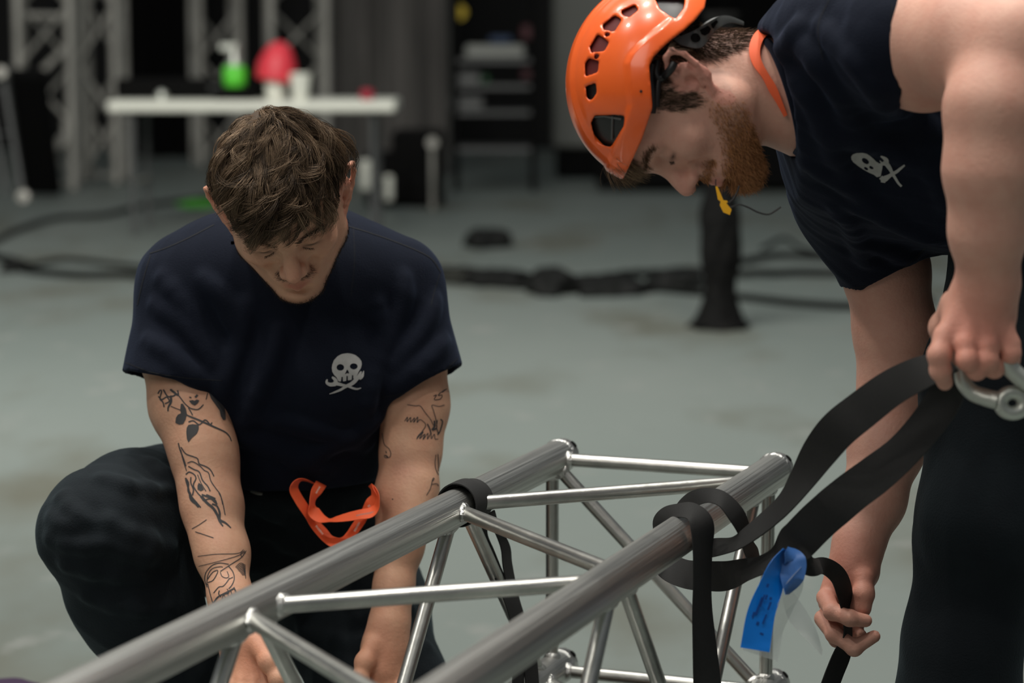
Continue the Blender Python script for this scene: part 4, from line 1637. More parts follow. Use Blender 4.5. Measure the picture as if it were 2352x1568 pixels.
def head_hair(F, count, whorl, cols, seed, top_len=0.078, side_len=0.020, keep=None, hscale=1.0, front=1.0):
    r = np.random.default_rng(seed)
    v = r.normal(size=(count * 3, 3))
    v /= np.linalg.norm(v, axis=1, keepdims=True)
    P = HC + HR * v
    ok = P[:, 2] > hairline(P[:, 1]) + r.normal(size=len(P)) * 0.002
    if keep is not None:
        ok &= keep(P)
    P = P[ok][:count]
    n = len(P)
    z = P[:, 2]
    topness = np.clip((z - 0.062) / 0.035, 0, 1)
    topness *= np.clip((P[:, 1] + 0.085) / 0.05, 0, 1)
    topness = np.maximum(topness, front * np.clip((P[:, 1] - 0.030) / 0.02, 0, 1) * np.clip((z - 0.040) / 0.015, 0, 1))
    ln = side_len + (top_len - side_len) * topness
    ln *= r.uniform(0.7, 1.15, n)
    hmax = 0.0038 + 0.0118 * topness
    cl = vnoise(P, 34, seed + 1)
    cl2 = vnoise(P, 90, seed + 2)
    hmax = hscale * hmax * (1 + 0.45 * cl[:, 0] + 0.30 * cl2[:, 1]) + r.uniform(-0.001, 0.003, n)
    K = 10
    G = max(60, n // 24)
    gi = r.choice(n, G, replace=False)
    gp = P[gi]
    own = np.zeros(n, int)
    best = np.full(n, 1e9)
    jit = P + r.normal(size=P.shape) * 0.0016
    for g_ in range(G):
        dd = ((jit - gp[g_]) ** 2).sum(1)
        m_ = dd < best
        own[m_] = g_
        best[m_] = dd[m_]
    # the locks
    gt = topness[gi]
    gl = ln[gi]
    wh = np.array(whorl)
    fl = gp - wh
    fl /= np.linalg.norm(fl, axis=1, keepdims=True)
    fwd = np.array((-0.15, 1.0, -0.15))
    down = np.array((0, 0.25, -1.0))
    clg = cl[gi]
    d = fl * 1.0 + fwd * (0.75 * gt)[:, None] + down * (1.1 * (1 - gt))[:, None] + clg * (0.17 * gt + 0.05)[:, None] + r.normal(size=(G, 3)) * (0.10 * gt + 0.06)[:, None]
    curl = r.normal(size=G) * (0.07 * gt + 0.02) + 0.07 * gt * clg[:, 0] - 0.07 * gt
    gh = hmax[gi] * (1 + 0.22 * r.normal(size=G)).clip(0.6, 1.30)
    p, nn = snap(gp, np.full(G, 0.0008))
    gpaths = [p]
    for k in range(1, K):
        u = k / (K - 1)
        d = d - nn * (d * nn).sum(1, keepdims=True)
        d /= np.linalg.norm(d, axis=1, keepdims=True) + 1e-9
        d = d + np.cross(nn, d) * (curl * (1.6 - u))[:, None] + np.array((0, 0, -0.10)) * gt[:, None]
        h = np.maximum(0.0015, gh * (math.sin(min(1.0, u * 1.15) * math.pi * 0.74) + 0.15 * u))
        p, nn = snap(gpaths[-1] + d * (gl / (K - 1) / np.linalg.norm(d, axis=1))[:, None], h)
        gpaths.append(p)
    GP = np.stack(gpaths, 1)
    rel = P - gp[own]
    base = GP[own]
    sc = (ln / gl[own])[:, None, None]
    root = base[:, :1]
    paths = []
    st = r.normal(size=(n, 3)) * 0.0020
    for k in range(K):
        u = k / (K - 1)
        q = root[:, 0] + (base[:, k] - root[:, 0]) * np.clip(sc[:, 0], 0.75, 1.12) + rel * (1 - 0.50 * u) + st * 1.6 * u
        lift_ = r.normal(size=n) * 0.0005 + np.linalg.norm((q - HC), axis=1) * 0
        hh = np.maximum(0.001, (gh[own] * (math.sin(min(1.0, u * 1.15) * math.pi * 0.74) + 0.15 * u) * (0.80 + 0.4 * np.exp(-best / 2.2e-5))) + lift_)
        q, _n = snap(q, hh)
        paths.append(q)
    topness = topness
    Pw = np.stack(paths, 1)
    Pw = F.pts(Pw.reshape(-1, 3)).reshape(n, K, 3)
    c0, c1 = np.array(cols[0]), np.array(cols[1])
    mixv = np.clip(0.40 + 0.25 * r.normal(size=(G, 1))[own] + 0.20 * cl2[:, :1] + r.normal(size=(n, 1)) * 0.22, 0, 1)
    return strands(Pw, r.uniform(0.00022, 0.00044, n), c0 + (c1 - c0) * mixv)


def hair_cap(F, off, cols, keep_back=None, h=0.003, hl_shift=0.0):
    S = Sculpt()
    S.ell(F.pts(HC), (HR + off) * F.k, F.R)

    def cut(X):
        L = F.inv(X)
        return (L[:, 2] - hairline(L[:, 1]) - hl_shift) * 0.6
    S.P.append(('f', cut, None, None, None, 0.004, -1))
    S.P[-1] = ('f', (lambda X: cut(X)), None, None, None, 0.004, -1)
    # op -1 removes where the function is negative: below the hairline
    S.noise = lambda X: 0.0012 * vnoise(F.inv(X), 70, 5)[:, 0]
    c = F.o
    V, Q = S.mesh(h, c - 0.2, c + 0.2)
    C = np.tile(np.array(cols), (len(V), 1))
    return V, Q, C


cV, cQ, cC = hair_cap(HFL, 0.0042, (0.060, 0.040, 0.026))
hV, hQ, hC = head_hair(HFL, 21000, (0.012, -0.075, 0.105), ((0.028, 0.018, 0.011), (0.30, 0.205, 0.130)), 11)
V = np.concatenate([cV, hV])
Q = np.concatenate([cQ, hQ + len(cV)])
hair_object('hair', V, Q, np.concatenate([cC, hC]), manL)

Lb = HFL.inv(bV)


def bm_mask(L, jaw=1.0):
    x, y, z = L[:, 0], L[:, 1], L[:, 2]
    j = np.clip((-0.034 - 0.55 * np.clip(y - 0.01, 0, 1) - z) / 0.01, 0, 1) * (y > 0.0) * (z > -0.118) * (np.abs(x) < 0.08)
    m_ = np.exp(-((z + 0.0405) / 0.0042) ** 2) * (np.abs(x) < 0.027) * (y > 0.08)
    lipz = (np.abs(x) < 0.021) & (np.abs(z + 0.053) < 0.0085) & (y > 0.08)
    return np.where(lipz, 0, j * jaw + m_ * 1.6)


def fl_down(L):
    d = np.zeros_like(L)
    d[:, 2] = -1
    d[:, 1] = 0.35
    d[:, 0] = np.sign(L[:, 0]) * 0.2
    m_ = (L[:, 2] > -0.050) & (L[:, 1] > 0.07)
    d[m_, 0] = np.sign(L[m_, 0]) * 0.9
    d[m_, 1] = -0.1
    d[m_, 2] = -0.55
    return d


def fl_brow(L):
    d = np.zeros_like(L)
    d[:, 0] = np.sign(L[:, 0])
    d[:, 2] = 0.25
    return d


def brow_mask(L):
    x, y, z = np.abs(L[:, 0]), L[:, 1], L[:, 2]
    return (np.exp(-((z - (0.031 + 0.006 * np.sin((x - 0.012) / 0.04 * 3.0))) / 0.0034) ** 2) * (x > 0.011) * (x < 0.053) * (y > 0.05)) + 1e-9


h1 = short_hairs(bV, bN, bm_mask(Lb), 5200, 0.0062, fl_down, HFL, 0.22, 0.28, 0.0002, ((0.018, 0.010, 0.007), (0.07, 0.04, 0.022)), 4, 21)
V, Q, C = h1
hair_object('beard', V, Q, C, manL, 'short dark stubble beard and moustache')
V, Q, C = short_hairs(bV, bN, brow_mask(Lb), 420, 0.008, fl_brow, HFL, 0.18, 0.25, 0.0002, ((0.02, 0.012, 0.008), (0.05, 0.03, 0.02)), 4, 22)
hair_object('eyebrows', V, Q, C, manL)



def lashes(F, parent, cols):
    r = np.random.default_rng(3)
    for s in (-1, 1):
        P = []
        for i in range(26):
            u = i / 45
            a = np.array((s * (0.020 + 0.0245 * u), 0.0868 + 0.0012 * math.sin(u * 3.1) - 0.0065 * max(0, u - 0.5) ** 1.3, 0.0085 - 0.0042 * math.sin(u * 2.6)))
            d = np.array((s * (0.25 + 0.5 * u), 0.9, -0.55)) + r.normal(size=3) * 0.12
            d /= np.linalg.norm(d)
            P.append([a, a + d * 0.0020, a + d * 0.0036 + (0, 0, 0.0004), a + d * 0.0050 + (0, 0, 0.0010)])
        P = np.array(P)
        V, Q, C = strands(F.pts(P.reshape(-1, 3)).reshape(P.shape), 0.00022, np.tile(np.array(cols), (len(P), 1)))
        hair_object('eyelashes', V, Q, C, parent)


lashes(HFL, manL, (0.02, 0.012, 0.008))
# --- T-shirt
T = Sculpt()
sleeve(T, W(422, 650, 3.61), W(392, 900, 3.565), 0.063, 0.0765, W(395, 876, 3.57), camdir(-0.19, -0.98, 0.10), 0.035, 0.009)
sleeve(T, W(915, 652, 3.66), W(975, 915, 3.64), 0.062, 0.0690, W(966, 886, 3.645), camdir(0.44, -0.89, 0.08), 0.035, 0.009)
T.ell(W(652, 800, 3.67), (0.182, 0.145, 0.215), None, 0.05)
T.ell(W(640, 1010, 3.74), (0.178, 0.155, 0.17), None, 0.06)
T.cone(W(426, 652, 3.60), W(655, 588, 3.68), 0.064, 0.088, 0.04)
T.cone(W(655, 588, 3.68), W(908, 652, 3.66), 0.088, 0.064, 0.04)
T.cone(W(540, 640, 3.60), W(770, 640, 3.62), 0.090, 0.090, 0.05)
T.cone(W(560, 880, 3.60), W(740, 880, 3.60), 0.070, 0.070, 0.06)
# bottom of the shirt
T.plane(W(640, 1128, 3.6), camdir(-0.03, -0.97, -0.2), 0.004)
# folds
fold = [((372, 640), (520, 860), 0.010), ((356, 700), (500, 820), 0.008), ((640, 760), (560, 1000), 0.009), ((560, 700), (520, 900), 0.008),
        ((930, 640), (890, 820), 0.009), ((1000, 690), (900, 870), 0.009), ((1020, 780), (910, 900), 0.008), ((870, 700), (850, 960), 0.008),
        ((540, 1000), (760, 1080), 0.010), ((600, 960), (850, 1020), 0.008), ((870, 960), (700, 1060), 0.010), ((340, 780), (470, 880), 0.007), ((470, 640), (560, 760), 0.008)]
SV0, SQ0 = T.mesh(0.008, (-0.62, 3.15, 0.40), (0.02, 4.05, 1.12))
b0 = bvh_of(SV0, SQ0)
for (x0, y0), (x1, y1), r in fold:
    pts = []
    for u in np.linspace(0, 1, 9):
        q = hit(b0, x0 + (x1 - x0) * u + 8 * math.sin(u * 5), y0 + (y1 - y0) * u, -r * 0.30)
        if q is not None:
            pts.append(q)
    for i in range(len(pts) - 1):
        if np.linalg.norm(pts[i] - pts[i + 1]) < 0.09:
            T.cone(pts[i], pts[i + 1], r * 0.6, r * 0.6, 0.020)
T.noise = fold_noise(26, 0.0014, camdir(0.3, -1, 0.1), 4, 3.5)
shirtL, sV, sQ = cloth_object('t_shirt', T, 0.0038, (-0.62, 3.15, 0.40), (0.02, 4.05, 1.12), M['navy'], manL, 1)
bvhS = bvh_of(sV, sQ)
M['stitch'] = mat('navy_stitching', (0.002, 0.003, 0.006), 0.9)
for ln_ in [([(344, 582), (380, 570), (430, 548), (492, 516)], 2.2), ([(346, 586), (330, 640), (316, 700)], 2.0),
                        ([(800, 520), (850, 535), (920, 560), (985, 590), (1012, 625)], 2.2), ([(1010, 628), (1000, 660), (990, 700)], 1.6),
                        ([(288, 832), (350, 855), (430, 868), (510, 874)], 1.6), ([(878, 912), (940, 900), (1000, 868), (1052, 822)], 1.6),
                        ([(812, 520), (814, 600), (806, 680)], 1.4)]:
    b = MB()
    decal_strokes(b, bvhS, [ln_], 0.0006)
    if b.V:
        b.build('seam', M['stitch'], shirtL)

# emblem: skull over two crossed spanners
b = MB()
e4 = lambda pts: pxs(10.455, 700, 780, pts)
skull = e4([(1015, 325), (1110, 335), (1210, 370), (1300, 440), (1355, 520), (1362, 600), (1335, 690), (1290, 760), (1262, 820), (1235, 880), (1200, 920), (1160, 940), (1158, 850), (1128, 845), (1118, 960), (1030, 975), (1028, 868), (1000, 865), (988, 985), (915, 1000), (908, 890), (880, 888), (862, 1000), (815, 1000), (785, 960), (760, 900), (705, 850), (660, 770), (645, 680), (660, 590), (700, 490), (780, 400), (880, 345)])
decal_fill(b, bvhS, [skull, e4(circle(850, 665, 90, 78)), e4(circle(1170, 640, 92, 72)), e4([(1005, 725), (1030, 725), (1062, 800), (1040, 812), (1010, 800), (975, 828), (960, 822)])], 0.0008, 0.8)
decal_strokes(b, bvhS, [(e4([(590, 1300), (720, 1255), (860, 1195), (990, 1115), (1100, 1065), (1190, 995), (1240, 930)]), [1.5, 4, 5, 6, 8, 9, 9]),
                        (e4([(1350, 1155), (1250, 1180), (1150, 1160), (1030, 1115), (900, 1085), (760, 1050), (680, 1045)]), [2, 4.5, 5, 5, 6, 8, 9]),
                        (e4([(1240, 940), (1290, 880), (1350, 760)]), [9, 8, 3]), (e4([(1300, 930), (1370, 880), (1412, 750)]), [8, 7, 2]),
                        (e4([(740, 1060), (620, 1075), (550, 1050), (520, 1010), (540, 950)]), [9, 9, 8, 6, 3]), (e4([(740, 1050), (745, 990), (700, 930), (650, 895)]), [9, 8, 7, 4])], 0.0008)
b.build('chest_emblem', M['print'], shirtL)

# --- tattoos
ink = MB()
e1 = lambda pts: pxs(5.227, 320, 860, pts)
e2 = lambda pts: pxs(5.227, 380, 1130, pts)
e3 = lambda pts: pxs(5.6, 840, 880, pts)
decal_fill(ink, bvhL, [e1([(500, 350), (525, 350), (560, 410), (572, 470), (555, 540), (525, 595), (480, 600), (435, 580), (440, 520), (465, 480), (500, 465), (492, 410)])])
decal_fill(ink, bvhL, [e1([(590, 605), (640, 595), (715, 605), (712, 660), (690, 710), (630, 760), (590, 815), (572, 770), (565, 690), (570, 640)])])
decal_fill(ink, bvhL, [e1([(830, 215), (930, 215), (960, 300), (1015, 370), (1030, 450), (1035, 540), (1005, 548), (975, 500), (960, 430), (905, 350), (860, 290)])])
decal_fill(ink, bvhL, [e1([(595, 315), (640, 305), (660, 315), (690, 300), (720, 310), (700, 345), (665, 370), (630, 355)])])
decal_fill(ink, bvhL, [e1([(715, 1300), (745, 1320), (775, 1380), (740, 1400), (700, 1380), (700, 1330)])])
ls = [(e1([(380, 175), (470, 250), (540, 340), (600, 395), (650, 415), (710, 415), (770, 360)]), 2.6), (e1([(820, 220), (800, 300)]), 2), (e1([(380, 380), (440, 405), (500, 430), (580, 490), (700, 540), (800, 585), (900, 630), (1020, 685), (1075, 735), (1105, 800)]), [2, 2, 3, 4, 4, 4, 4, 3, 3, 2]),
      (e1([(600, 270), (625, 280)]), 3), (e1([(670, 275), (700, 245)]), 5), (e1([(590, 400), (620, 450), (640, 490)]), 2.5), (e1([(590, 570), (650, 555), (720, 600), (790, 545), (850, 600), (870, 575)]), 3),
      (e1([(225, 230), (250, 190), (270, 200), (250, 290), (285, 330), (300, 390)]), 3), (e1([(290, 180), (340, 260), (400, 260), (440, 240)]), 3.5), (e1([(380, 250), (380, 330), (350, 390), (345, 440)]), [4, 6, 4, 3]), (e1([(230, 260), (270, 300), (330, 270), (360, 320), (310, 350)]), 3), (e1([(370, 180), (430, 230), (470, 250), (460, 190)]), 3.5),
      (e1([(470, 820), (490, 900), (540, 1030), (560, 1100)]), 3), (e1([(500, 870), (560, 950), (650, 985), (700, 1010), (720, 1070), (790, 1100), (850, 1140), (895, 1220)]), 2.8), (e1([(580, 1060), (640, 1045), (720, 1090), (780, 1150), (830, 1180), (860, 1280), (920, 1370), (970, 1440), (1000, 1560)]), 2.4),
      (e1([(590, 1100), (660, 1140), (720, 1170), (760, 1270), (820, 1340), (850, 1400)]), 3), (e1([(560, 1200), (600, 1170), (660, 1200), (680, 1250), (650, 1330), (700, 1420), (760, 1480)]), 3), (e1([(555, 1240), (590, 1300), (590, 1400), (640, 1480), (690, 1540)]), 4), (e1([(620, 1230), (620, 1300), (650, 1380), (640, 1450)]), 3), (e1([(560, 1260), (600, 1400), (620, 1500), (700, 1570)]), 4), (e1([(750, 1440), (800, 1460), (900, 1500), (930, 1560)]), 4), (e1([(760, 1500), (830, 1550)]), 4), (e1([(500, 900), (520, 1000), (570, 1160)]), 2.2), (e1([(700, 1200), (740, 1300), (800, 1400)]), 2),
      (e2([(640, 10), (680, 100), (715, 275)]), 2.2), (e2([(290, 0), (330, 90), (400, 180)]), 5), (e2([(320, 60), (380, 130), (425, 185)]), 3), (e2([(430, 50), (500, 130), (570, 190), (620, 270), (650, 350), (690, 410)]), [7, 6, 6, 6, 5, 3]), (e2([(560, 140), (620, 170), (650, 250), (650, 330), (720, 370), (785, 430)]), [4, 4, 5, 6, 4, 2.5]), (e2([(460, 100), (540, 80), (600, 130)]), 3), (e2([(490, 30), (560, 60), (600, 80)]), 3.5),
      (e2([(320, 440), (400, 395), (495, 330)]), 1.8), (e2([(360, 475), (480, 515), (580, 550)]), 1.8), (e2([(390, 770), (600, 745), (860, 735), (935, 690)]), 1.5), (e2([(400, 890), (620, 835), (860, 765), (970, 705)]), 1.5), (e2([(660, 950), (780, 870), (900, 790), (960, 720)]), 2), (e2([(920, 780), (900, 740), (950, 700)]), 1.5),
      (e2([(505, 1140), (475, 1050), (490, 960), (560, 880), (650, 850), (760, 865)]), 2), (e2([(500, 1110), (510, 1000), (560, 920), (650, 895), (690, 900)]), 1.8), (e2([(510, 1085), (570, 1060), (610, 1000), (630, 940), (570, 960), (510, 1040)]), 2), (e2([(660, 960), (680, 1010), (730, 1030), (760, 1010), (740, 950)]), 1.8), (e2([(760, 890), (810, 960), (825, 1040), (800, 1110), (760, 1160)]), 2.2), (e2([(770, 1030), (730, 1090), (690, 1130), (640, 1140), (580, 1210)]), 2), (e2([(810, 1020), (770, 1040)]), 1.6),
      (e2([(580, 1330), (630, 1260), (700, 1220), (760, 1190), (830, 1150)]), 3.5), (e2([(650, 1180), (640, 1220), (670, 1260)]), 2.4), (e2([(700, 1220), (720, 1270)]), 2.2), (e2([(740, 1190), (760, 1250)]), 2.2), (e2([(780, 1170), (800, 1235)]), 2.2), (e2([(820, 1140), (850, 1210)]), 3), (e2([(510, 1100), (540, 1220), (570, 1330)]), 2), (e2([(740, 1160), (760, 1210), (700, 1230), (680, 1290)]), 2),
      (e3([(535, 275), (640, 290), (700, 290), (760, 370), (830, 460), (865, 530), (890, 555)]), 1.6), (e3([(1010, 278), (940, 297), (850, 280), (870, 350), (900, 460), (915, 560)]), 1.6), (e3([(500, 488), (540, 430), (530, 495), (580, 435), (575, 500), (630, 440), (615, 505), (670, 430), (660, 505), (700, 465), (770, 530), (730, 610), (670, 680), (655, 720)]), 1.7),
      (e3([(655, 715), (740, 620), (690, 715), (760, 650), (735, 725), (800, 640), (790, 720), (840, 640), (840, 715), (880, 650), (890, 715), (930, 715)]), 1.7), (e3([(790, 520), (820, 580), (840, 650)]), 3), (e3([(880, 480), (885, 550), (850, 600), (910, 580)]), 4), (e3([(960, 460), (985, 500), (950, 620), (920, 660)]), 3), (e3([(920, 470), (910, 560), (930, 640)]), 2.2),
      (e3([(870, 165), (910, 150), (880, 210), (960, 200), (980, 150), (930, 160), (950, 130), (1020, 80)]), 1.8), (e3([(1040, 70), (980, 120)]), 1.6),
      (e3([(215, 640), (240, 780), (300, 840), (325, 900), (310, 950), (250, 955), (245, 920)]), 1.7), (e3([(262, 870), (270, 900)]), 2), (e3([(255, 925), (290, 950)]), 3), (e3([(900, 920), (890, 1040), (905, 1120), (935, 1180)]), 1.6), (e3([(925, 910), (935, 1040), (930, 1130)]), 1.6), (e3([(780, 1440), (830, 1350), (860, 1230), (880, 1220), (860, 1260)]), 1.7), (e3([(850, 1300), (910, 1290), (935, 1320)]), 1.7), (e3([(342, 1495), (355, 1485)]), 3)]
decal_strokes(ink, bvhL, ls, 0.0005)
for i in range(9):
    decal_strokes(ink, bvhL, [(e2([(840 + 10 * i, 900 + 12 * i), (900 + 7 * i, 850 + 18 * i), (960, 880 + 20 * i)]), 1.5)], 0.0005)
ink.build('tattoo', M['ink'], manL)

# --- trousers
T = Sculpt()
T.cone(W(560, 1120, 3.92), W(720, 1130, 3.94), 0.135, 0.135, 0.05)
T.cone(W(640, 1040, 3.88), W(640, 1160, 3.88), 0.13, 0.13, 0.06)
T.ell(W(640, 1105, 3.80), (0.168, 0.150, 0.055), None, 0.04)
T.cone(W(585, 1190, 3.80), W(735, 1195, 3.80), 0.085, 0.085, 0.05)
# raised thigh and shin, image left
T.chain([W(540, 1200, 3.90), W(385, 1196, 3.72), W(254, 1206, 3.52)], [0.122, 0.110, 0.080], 0.04)
T.ball(W(238, 1210, 3.49), 0.075, 0.04)
T.ball(W(312, 1192, 3.60), 0.100, 0.05)
T.ball(W(122, 1188, 3.47), 0.011, 0.02)
T.ball(W(114, 1222, 3.47), 0.010, 0.02)
T.ball(W(124, 1262, 3.47), 0.011, 0.02)
T.ball(W(188, 1228, 3.48), 0.040, 0.03)
T.chain([W(222, 1225, 3.50), W(310, 1370, 3.56), W(395, 1530, 3.62), W(452, 1640, 3.65)], [0.080, 0.090, 0.080, 0.062], 0.03)
# kneeling thigh, image right
T.chain([W(735, 1190, 3.92), W(810, 1400, 3.80), W(885, 1620, 3.70), W(925, 1810, 3.66)], [0.120, 0.112, 0.100, 0.088], 0.04)
T.chain([W(925, 1830, 3.66), W(910, 1850, 3.86), W(890, 1830, 4.14)], [0.080, 0.072, 0.060], 0.03)
kfold = [((140, 1140), (200, 1200), 0.010), ((118, 1190), (170, 1215), 0.008), ((118, 1235), (230, 1262), 0.011), ((250, 1200), (390, 1265), 0.015), ((240, 1245), (380, 1290), 0.013), ((235, 1100), (400, 1130), 0.010), ((350, 1060), (430, 1120), 0.010), ((150, 1300), (330, 1330), 0.010), ((200, 1370), (380, 1400), 0.009),
         ((580, 1150), (720, 1230), 0.010), ((600, 1210), (780, 1300), 0.012), ((760, 1170), (850, 1300), 0.010), ((820, 1420), (1000, 1380), 0.009), ((700, 1450), (900, 1490), 0.010), ((860, 1500), (1040, 1470), 0.009)]
T0V, T0Q = T.mesh(0.010, (-0.78, 3.2, 0.0), (0.10, 4.35, 0.75))
b0 = bvh_of(T0V, T0Q)
for (x0, y0), (x1, y1), r in kfold:
    pts = []
    for u in np.linspace(0, 1, 4):
        q = hit(b0, x0 + (x1 - x0) * u, y0 + (y1 - y0) * u + 6 * math.sin(u * 4), -r * 0.2)
        if q is not None:
            pts.append(q)
    for i in range(len(pts) - 1):
        if np.linalg.norm(pts[i] - pts[i + 1]) < 0.10:
            T.cone(pts[i], pts[i + 1], r * 0.8, r * 0.65, 0.018)
T.noise = fold_noise(20, 0.0035, camdir(1, -0.3, 0.1), 9, 2.5)
trL, tV, tQ = cloth_object('trousers', T, 0.005, (-0.80, 3.2, 0.0), (0.10, 4.35, 0.78), M['trouser'], manL, 1)
bvhT = bvh_of(tV, tQ)

# belt tab
b = MB()
c = hit(bvhT, 572, 1118, 0.004)
if c is not None:
    addband(b, surface_band(bvhT, [(545, 1104, 12), (565, 1116, 13), (583, 1128, 14)], 0.003, 0.003, 12))
    b.build('belt_tab', M['blackp'], trL)
    b = MB()
    addband(b, surface_band(bvhT, [(578, 1131, 5), (590, 1135, 5), (602, 1136, 5)], 0.005, 0.002, 8))
    b.build('buckle', M['silver'], trL)


# --- boots
def boot(name, top, ankle, heel_dir, L, parent, m, sole=0.0):
    """top: shaft top centre, ankle: centre; heel_dir: unit vector toe direction"""
    S = Sculpt()
    d = np.array(heel_dir, float)
    S.cone(top, ankle, 0.058, 0.052, 0.02)
    toe = np.array(ankle) + d * (L * 0.62)
    zt = max(0.042, ankle[2] - 0.07)
    toe[2] = zt
    mid = np.array(ankle) + d * (L * 0.25)
    mid[2] = zt + 0.018
    heel = np.array(ankle) - d * 0.035
    heel[2] = zt + 0.01
    S.cone(ankle, mid, 0.050, 0.044, 0.03)
    S.cone(mid, toe, 0.045, 0.040, 0.03)
    S.cone(ankle, heel, 0.045, 0.042, 0.03)
    S.plane((0, 0, zt - 0.036), (0, 0, -1), 0.004)
    c = np.array(ankle)
    V, Q = S.mesh(0.006, c - 0.28, c + 0.28)
    o = link(name, mesh_np(name, V, Q), m, parent)
    return o, V, Q, zt


dt = camdir(-0.45, 0, 0.9)
dt[2] = 0
dt /= np.linalg.norm(dt)
bo, BV, BQ, _ = boot('boot', W(458, 1560, 3.64), W(470, 1860, 3.62), dt, 0.20, manL, M['leather'])
bb_ = bvh_of(BV, BQ)
for (x, y) in ((452, 1545), (448, 1562), (446, 1580), (462, 1540), (463, 1560)):
    q = hit(bb_, x, y, 0.001)
    if q is not None:
        b = MB()
        b.lathe(q, -FW, [(-0.001, 0.0045), (0.0015, 0.0042), (0.002, 0.003), (0.0005, 0.0022), (0.0005, 0.0001)], 12)
        b.build('eyelet', M['silver'], bo)
boot('boot', W(880, 1840, 4.2), W(870, 1880, 4.28), (0, -0.1, 0), 0.2, manL, M['leather'])

# --- orange lanyard hanging from the waist
lan = tag(empty('lanyard', W(770, 1180, 3.6)), 'orange lanyard looped from the waistband of the kneeling man', 'lanyard')
e6 = lambda pts: [(x / 7.468 + 640, y / 7.468 + 1070, d, w_ / 7.468) for x, y, d, w_ in pts]
DL = 3.565
runs = [e6([(610, 300, DL + .03, 40), (480, 245, DL + .01, 50), (370, 235, DL, 60), (290, 300, DL - .01, 90), (265, 410, DL - .01, 130), (340, 560, DL - .01, 135), (430, 700, DL - .01, 140), (540, 850, DL - .005, 150), (620, 990, DL, 150), (740, 1130, DL, 170), (850, 1250, DL - .005, 150), (960, 1310, DL - .01, 165), (1080, 1300, DL - .01, 130), (1200, 1220, DL, 150), (1320, 1060, DL, 170), (1430, 900, DL, 170)]),
        e6([(730, 300, DL + .02, 190), (650, 430, DL, 175), (590, 560, DL - .01, 90), (575, 680, DL - .012, 80), (600, 780, DL - .014, 190), (700, 880, DL - .015, 160), (800, 920, DL - .015, 80), (880, 930, DL - .016, 34), (1000, 910, DL - .016, 80), (1200, 870, DL - .016, 130), (1400, 830, DL - .018, 150), (1570, 800, DL - .018, 160), (1660, 720, DL - .016, 130), (1680, 600, DL - .014, 110), (1670, 480, DL - .01, 110), (1620, 380, DL, 100), (1570, 325, DL + .02, 90)]),
        e6([(1430, 900, DL + .004, 160), (1500, 780, DL, 160), (1580, 640, DL - .004, 190), (1640, 520, DL - .006, 120), (1610, 400, DL, 60), (1590, 330, DL + .01, 60)])]
for i, rn in enumerate(runs):
    b = MB()
    addband(b, strap(rn, 0.0215, 0.0012, n=140, flip=1))
    b.build('webbing', M['orange'], lan)
b = MB()
rr = random.Random(4)
for seg in (((1330, 850), (1640, 790)), ((640, 1020), (760, 1170)), ((1300, 1120), (1390, 960)), ((640, 470), (710, 350)), ((1530, 700), (1570, 670))):
    (xa, ya), (xb, yb) = seg
    n = int(math.hypot(xb - xa, yb - ya) / 17)
    for i in range(n):
        u = (i + 0.5) / n
        x, y = xa + (xb - xa) * u, ya + (yb - ya) * u
        c = W(x / 7.468 + 640, y / 7.468 + 1070, DL - .0205)
        ang = math.atan2(-(yb - ya), xb - xa)
        hh = rr.choice((26, 36, 30)) / 7.468 * DL / FPX
        R = np.stack([RT * math.cos(ang) + UP * math.sin(ang), FW, UP * math.cos(ang) - RT * math.sin(ang)], 1)
        b.box(c, (0.0008, 0.0004, hh), R)
        if rr.random() < 0.6:
            b.box(c + R[:, 2] * hh * 0.3, (0.0018, 0.0004, 0.0006), R)
b.build('printed_marks', mat('pale_lanyard_print', (0.75, 0.5, 0.42), 0.6), lan)


# ================================================================== the bending man
KH = 1.04


def rimz(y):
    return np.interp(y, [-0.16, -0.12, -0.094, -0.075, -0.0595, -0.045, -0.0316, -0.018, -0.007, 0.010, 0.040, 0.075, 0.109, 0.13], [-0.006, -0.004, -0.001, 0.009, 0.020, 0.033, 0.044, 0.053, 0.0560, 0.0520, 0.0440, 0.049, 0.058, 0.062])


fR, uR = camdir(-0.156, -0.975, 0.10), camdir(-0.988, 0.156, 0.03)
HFR = Frame((0, 0, 0), fR, uR, KH)
HFR = Frame(W(1590, 199, 3.0) - HFR.R @ (np.array((-0.080, 0.004, 0)) * KH), fR, uR, KH)
SK_R = (0.65, 0.365, 0.28)
S = Sculpt()
build_head(S, HFR, W(1835, 222, 3.10), 0.059)
S.cone(W(1690, 165, 3.10), W(1800, 190, 3.11), 0.050, 0.060, 0.03)
S.cone(W(1865, 225, 3.11), W(2150, 270, 3.20), 0.07, 0.11, 0.03)
S.cone(W(1900, 200, 3.08), W(2010, 85, 3.00), 0.05, 0.06, 0.04)
S.cone(W(1900, 300, 3.16), W(1970, 430, 3.30), 0.05, 0.05, 0.04)
# near arm: upper arm back toward the elbow, forearm hanging
S.chain([W(2000, 75, 2.99), W(2120, 92, 2.89), W(2240, 95, 2.80), W(2330, 110, 2.745)], [0.074, 0.0735, 0.068, 0.056], 0.03)
S.ball(W(2130, 150, 2.90), 0.048, 0.03)
S.chain([W(2325, 115, 2.745), W(2285, 250, 2.725), W(2272, 390, 2.73), W(2268, 530, 2.75), W(2270, 645, 2.775)], [0.057, 0.053, 0.0475, 0.0395, 0.0330], 0.025)
S.ball(W(2335, 80, 2.735), 0.038, 0.03)
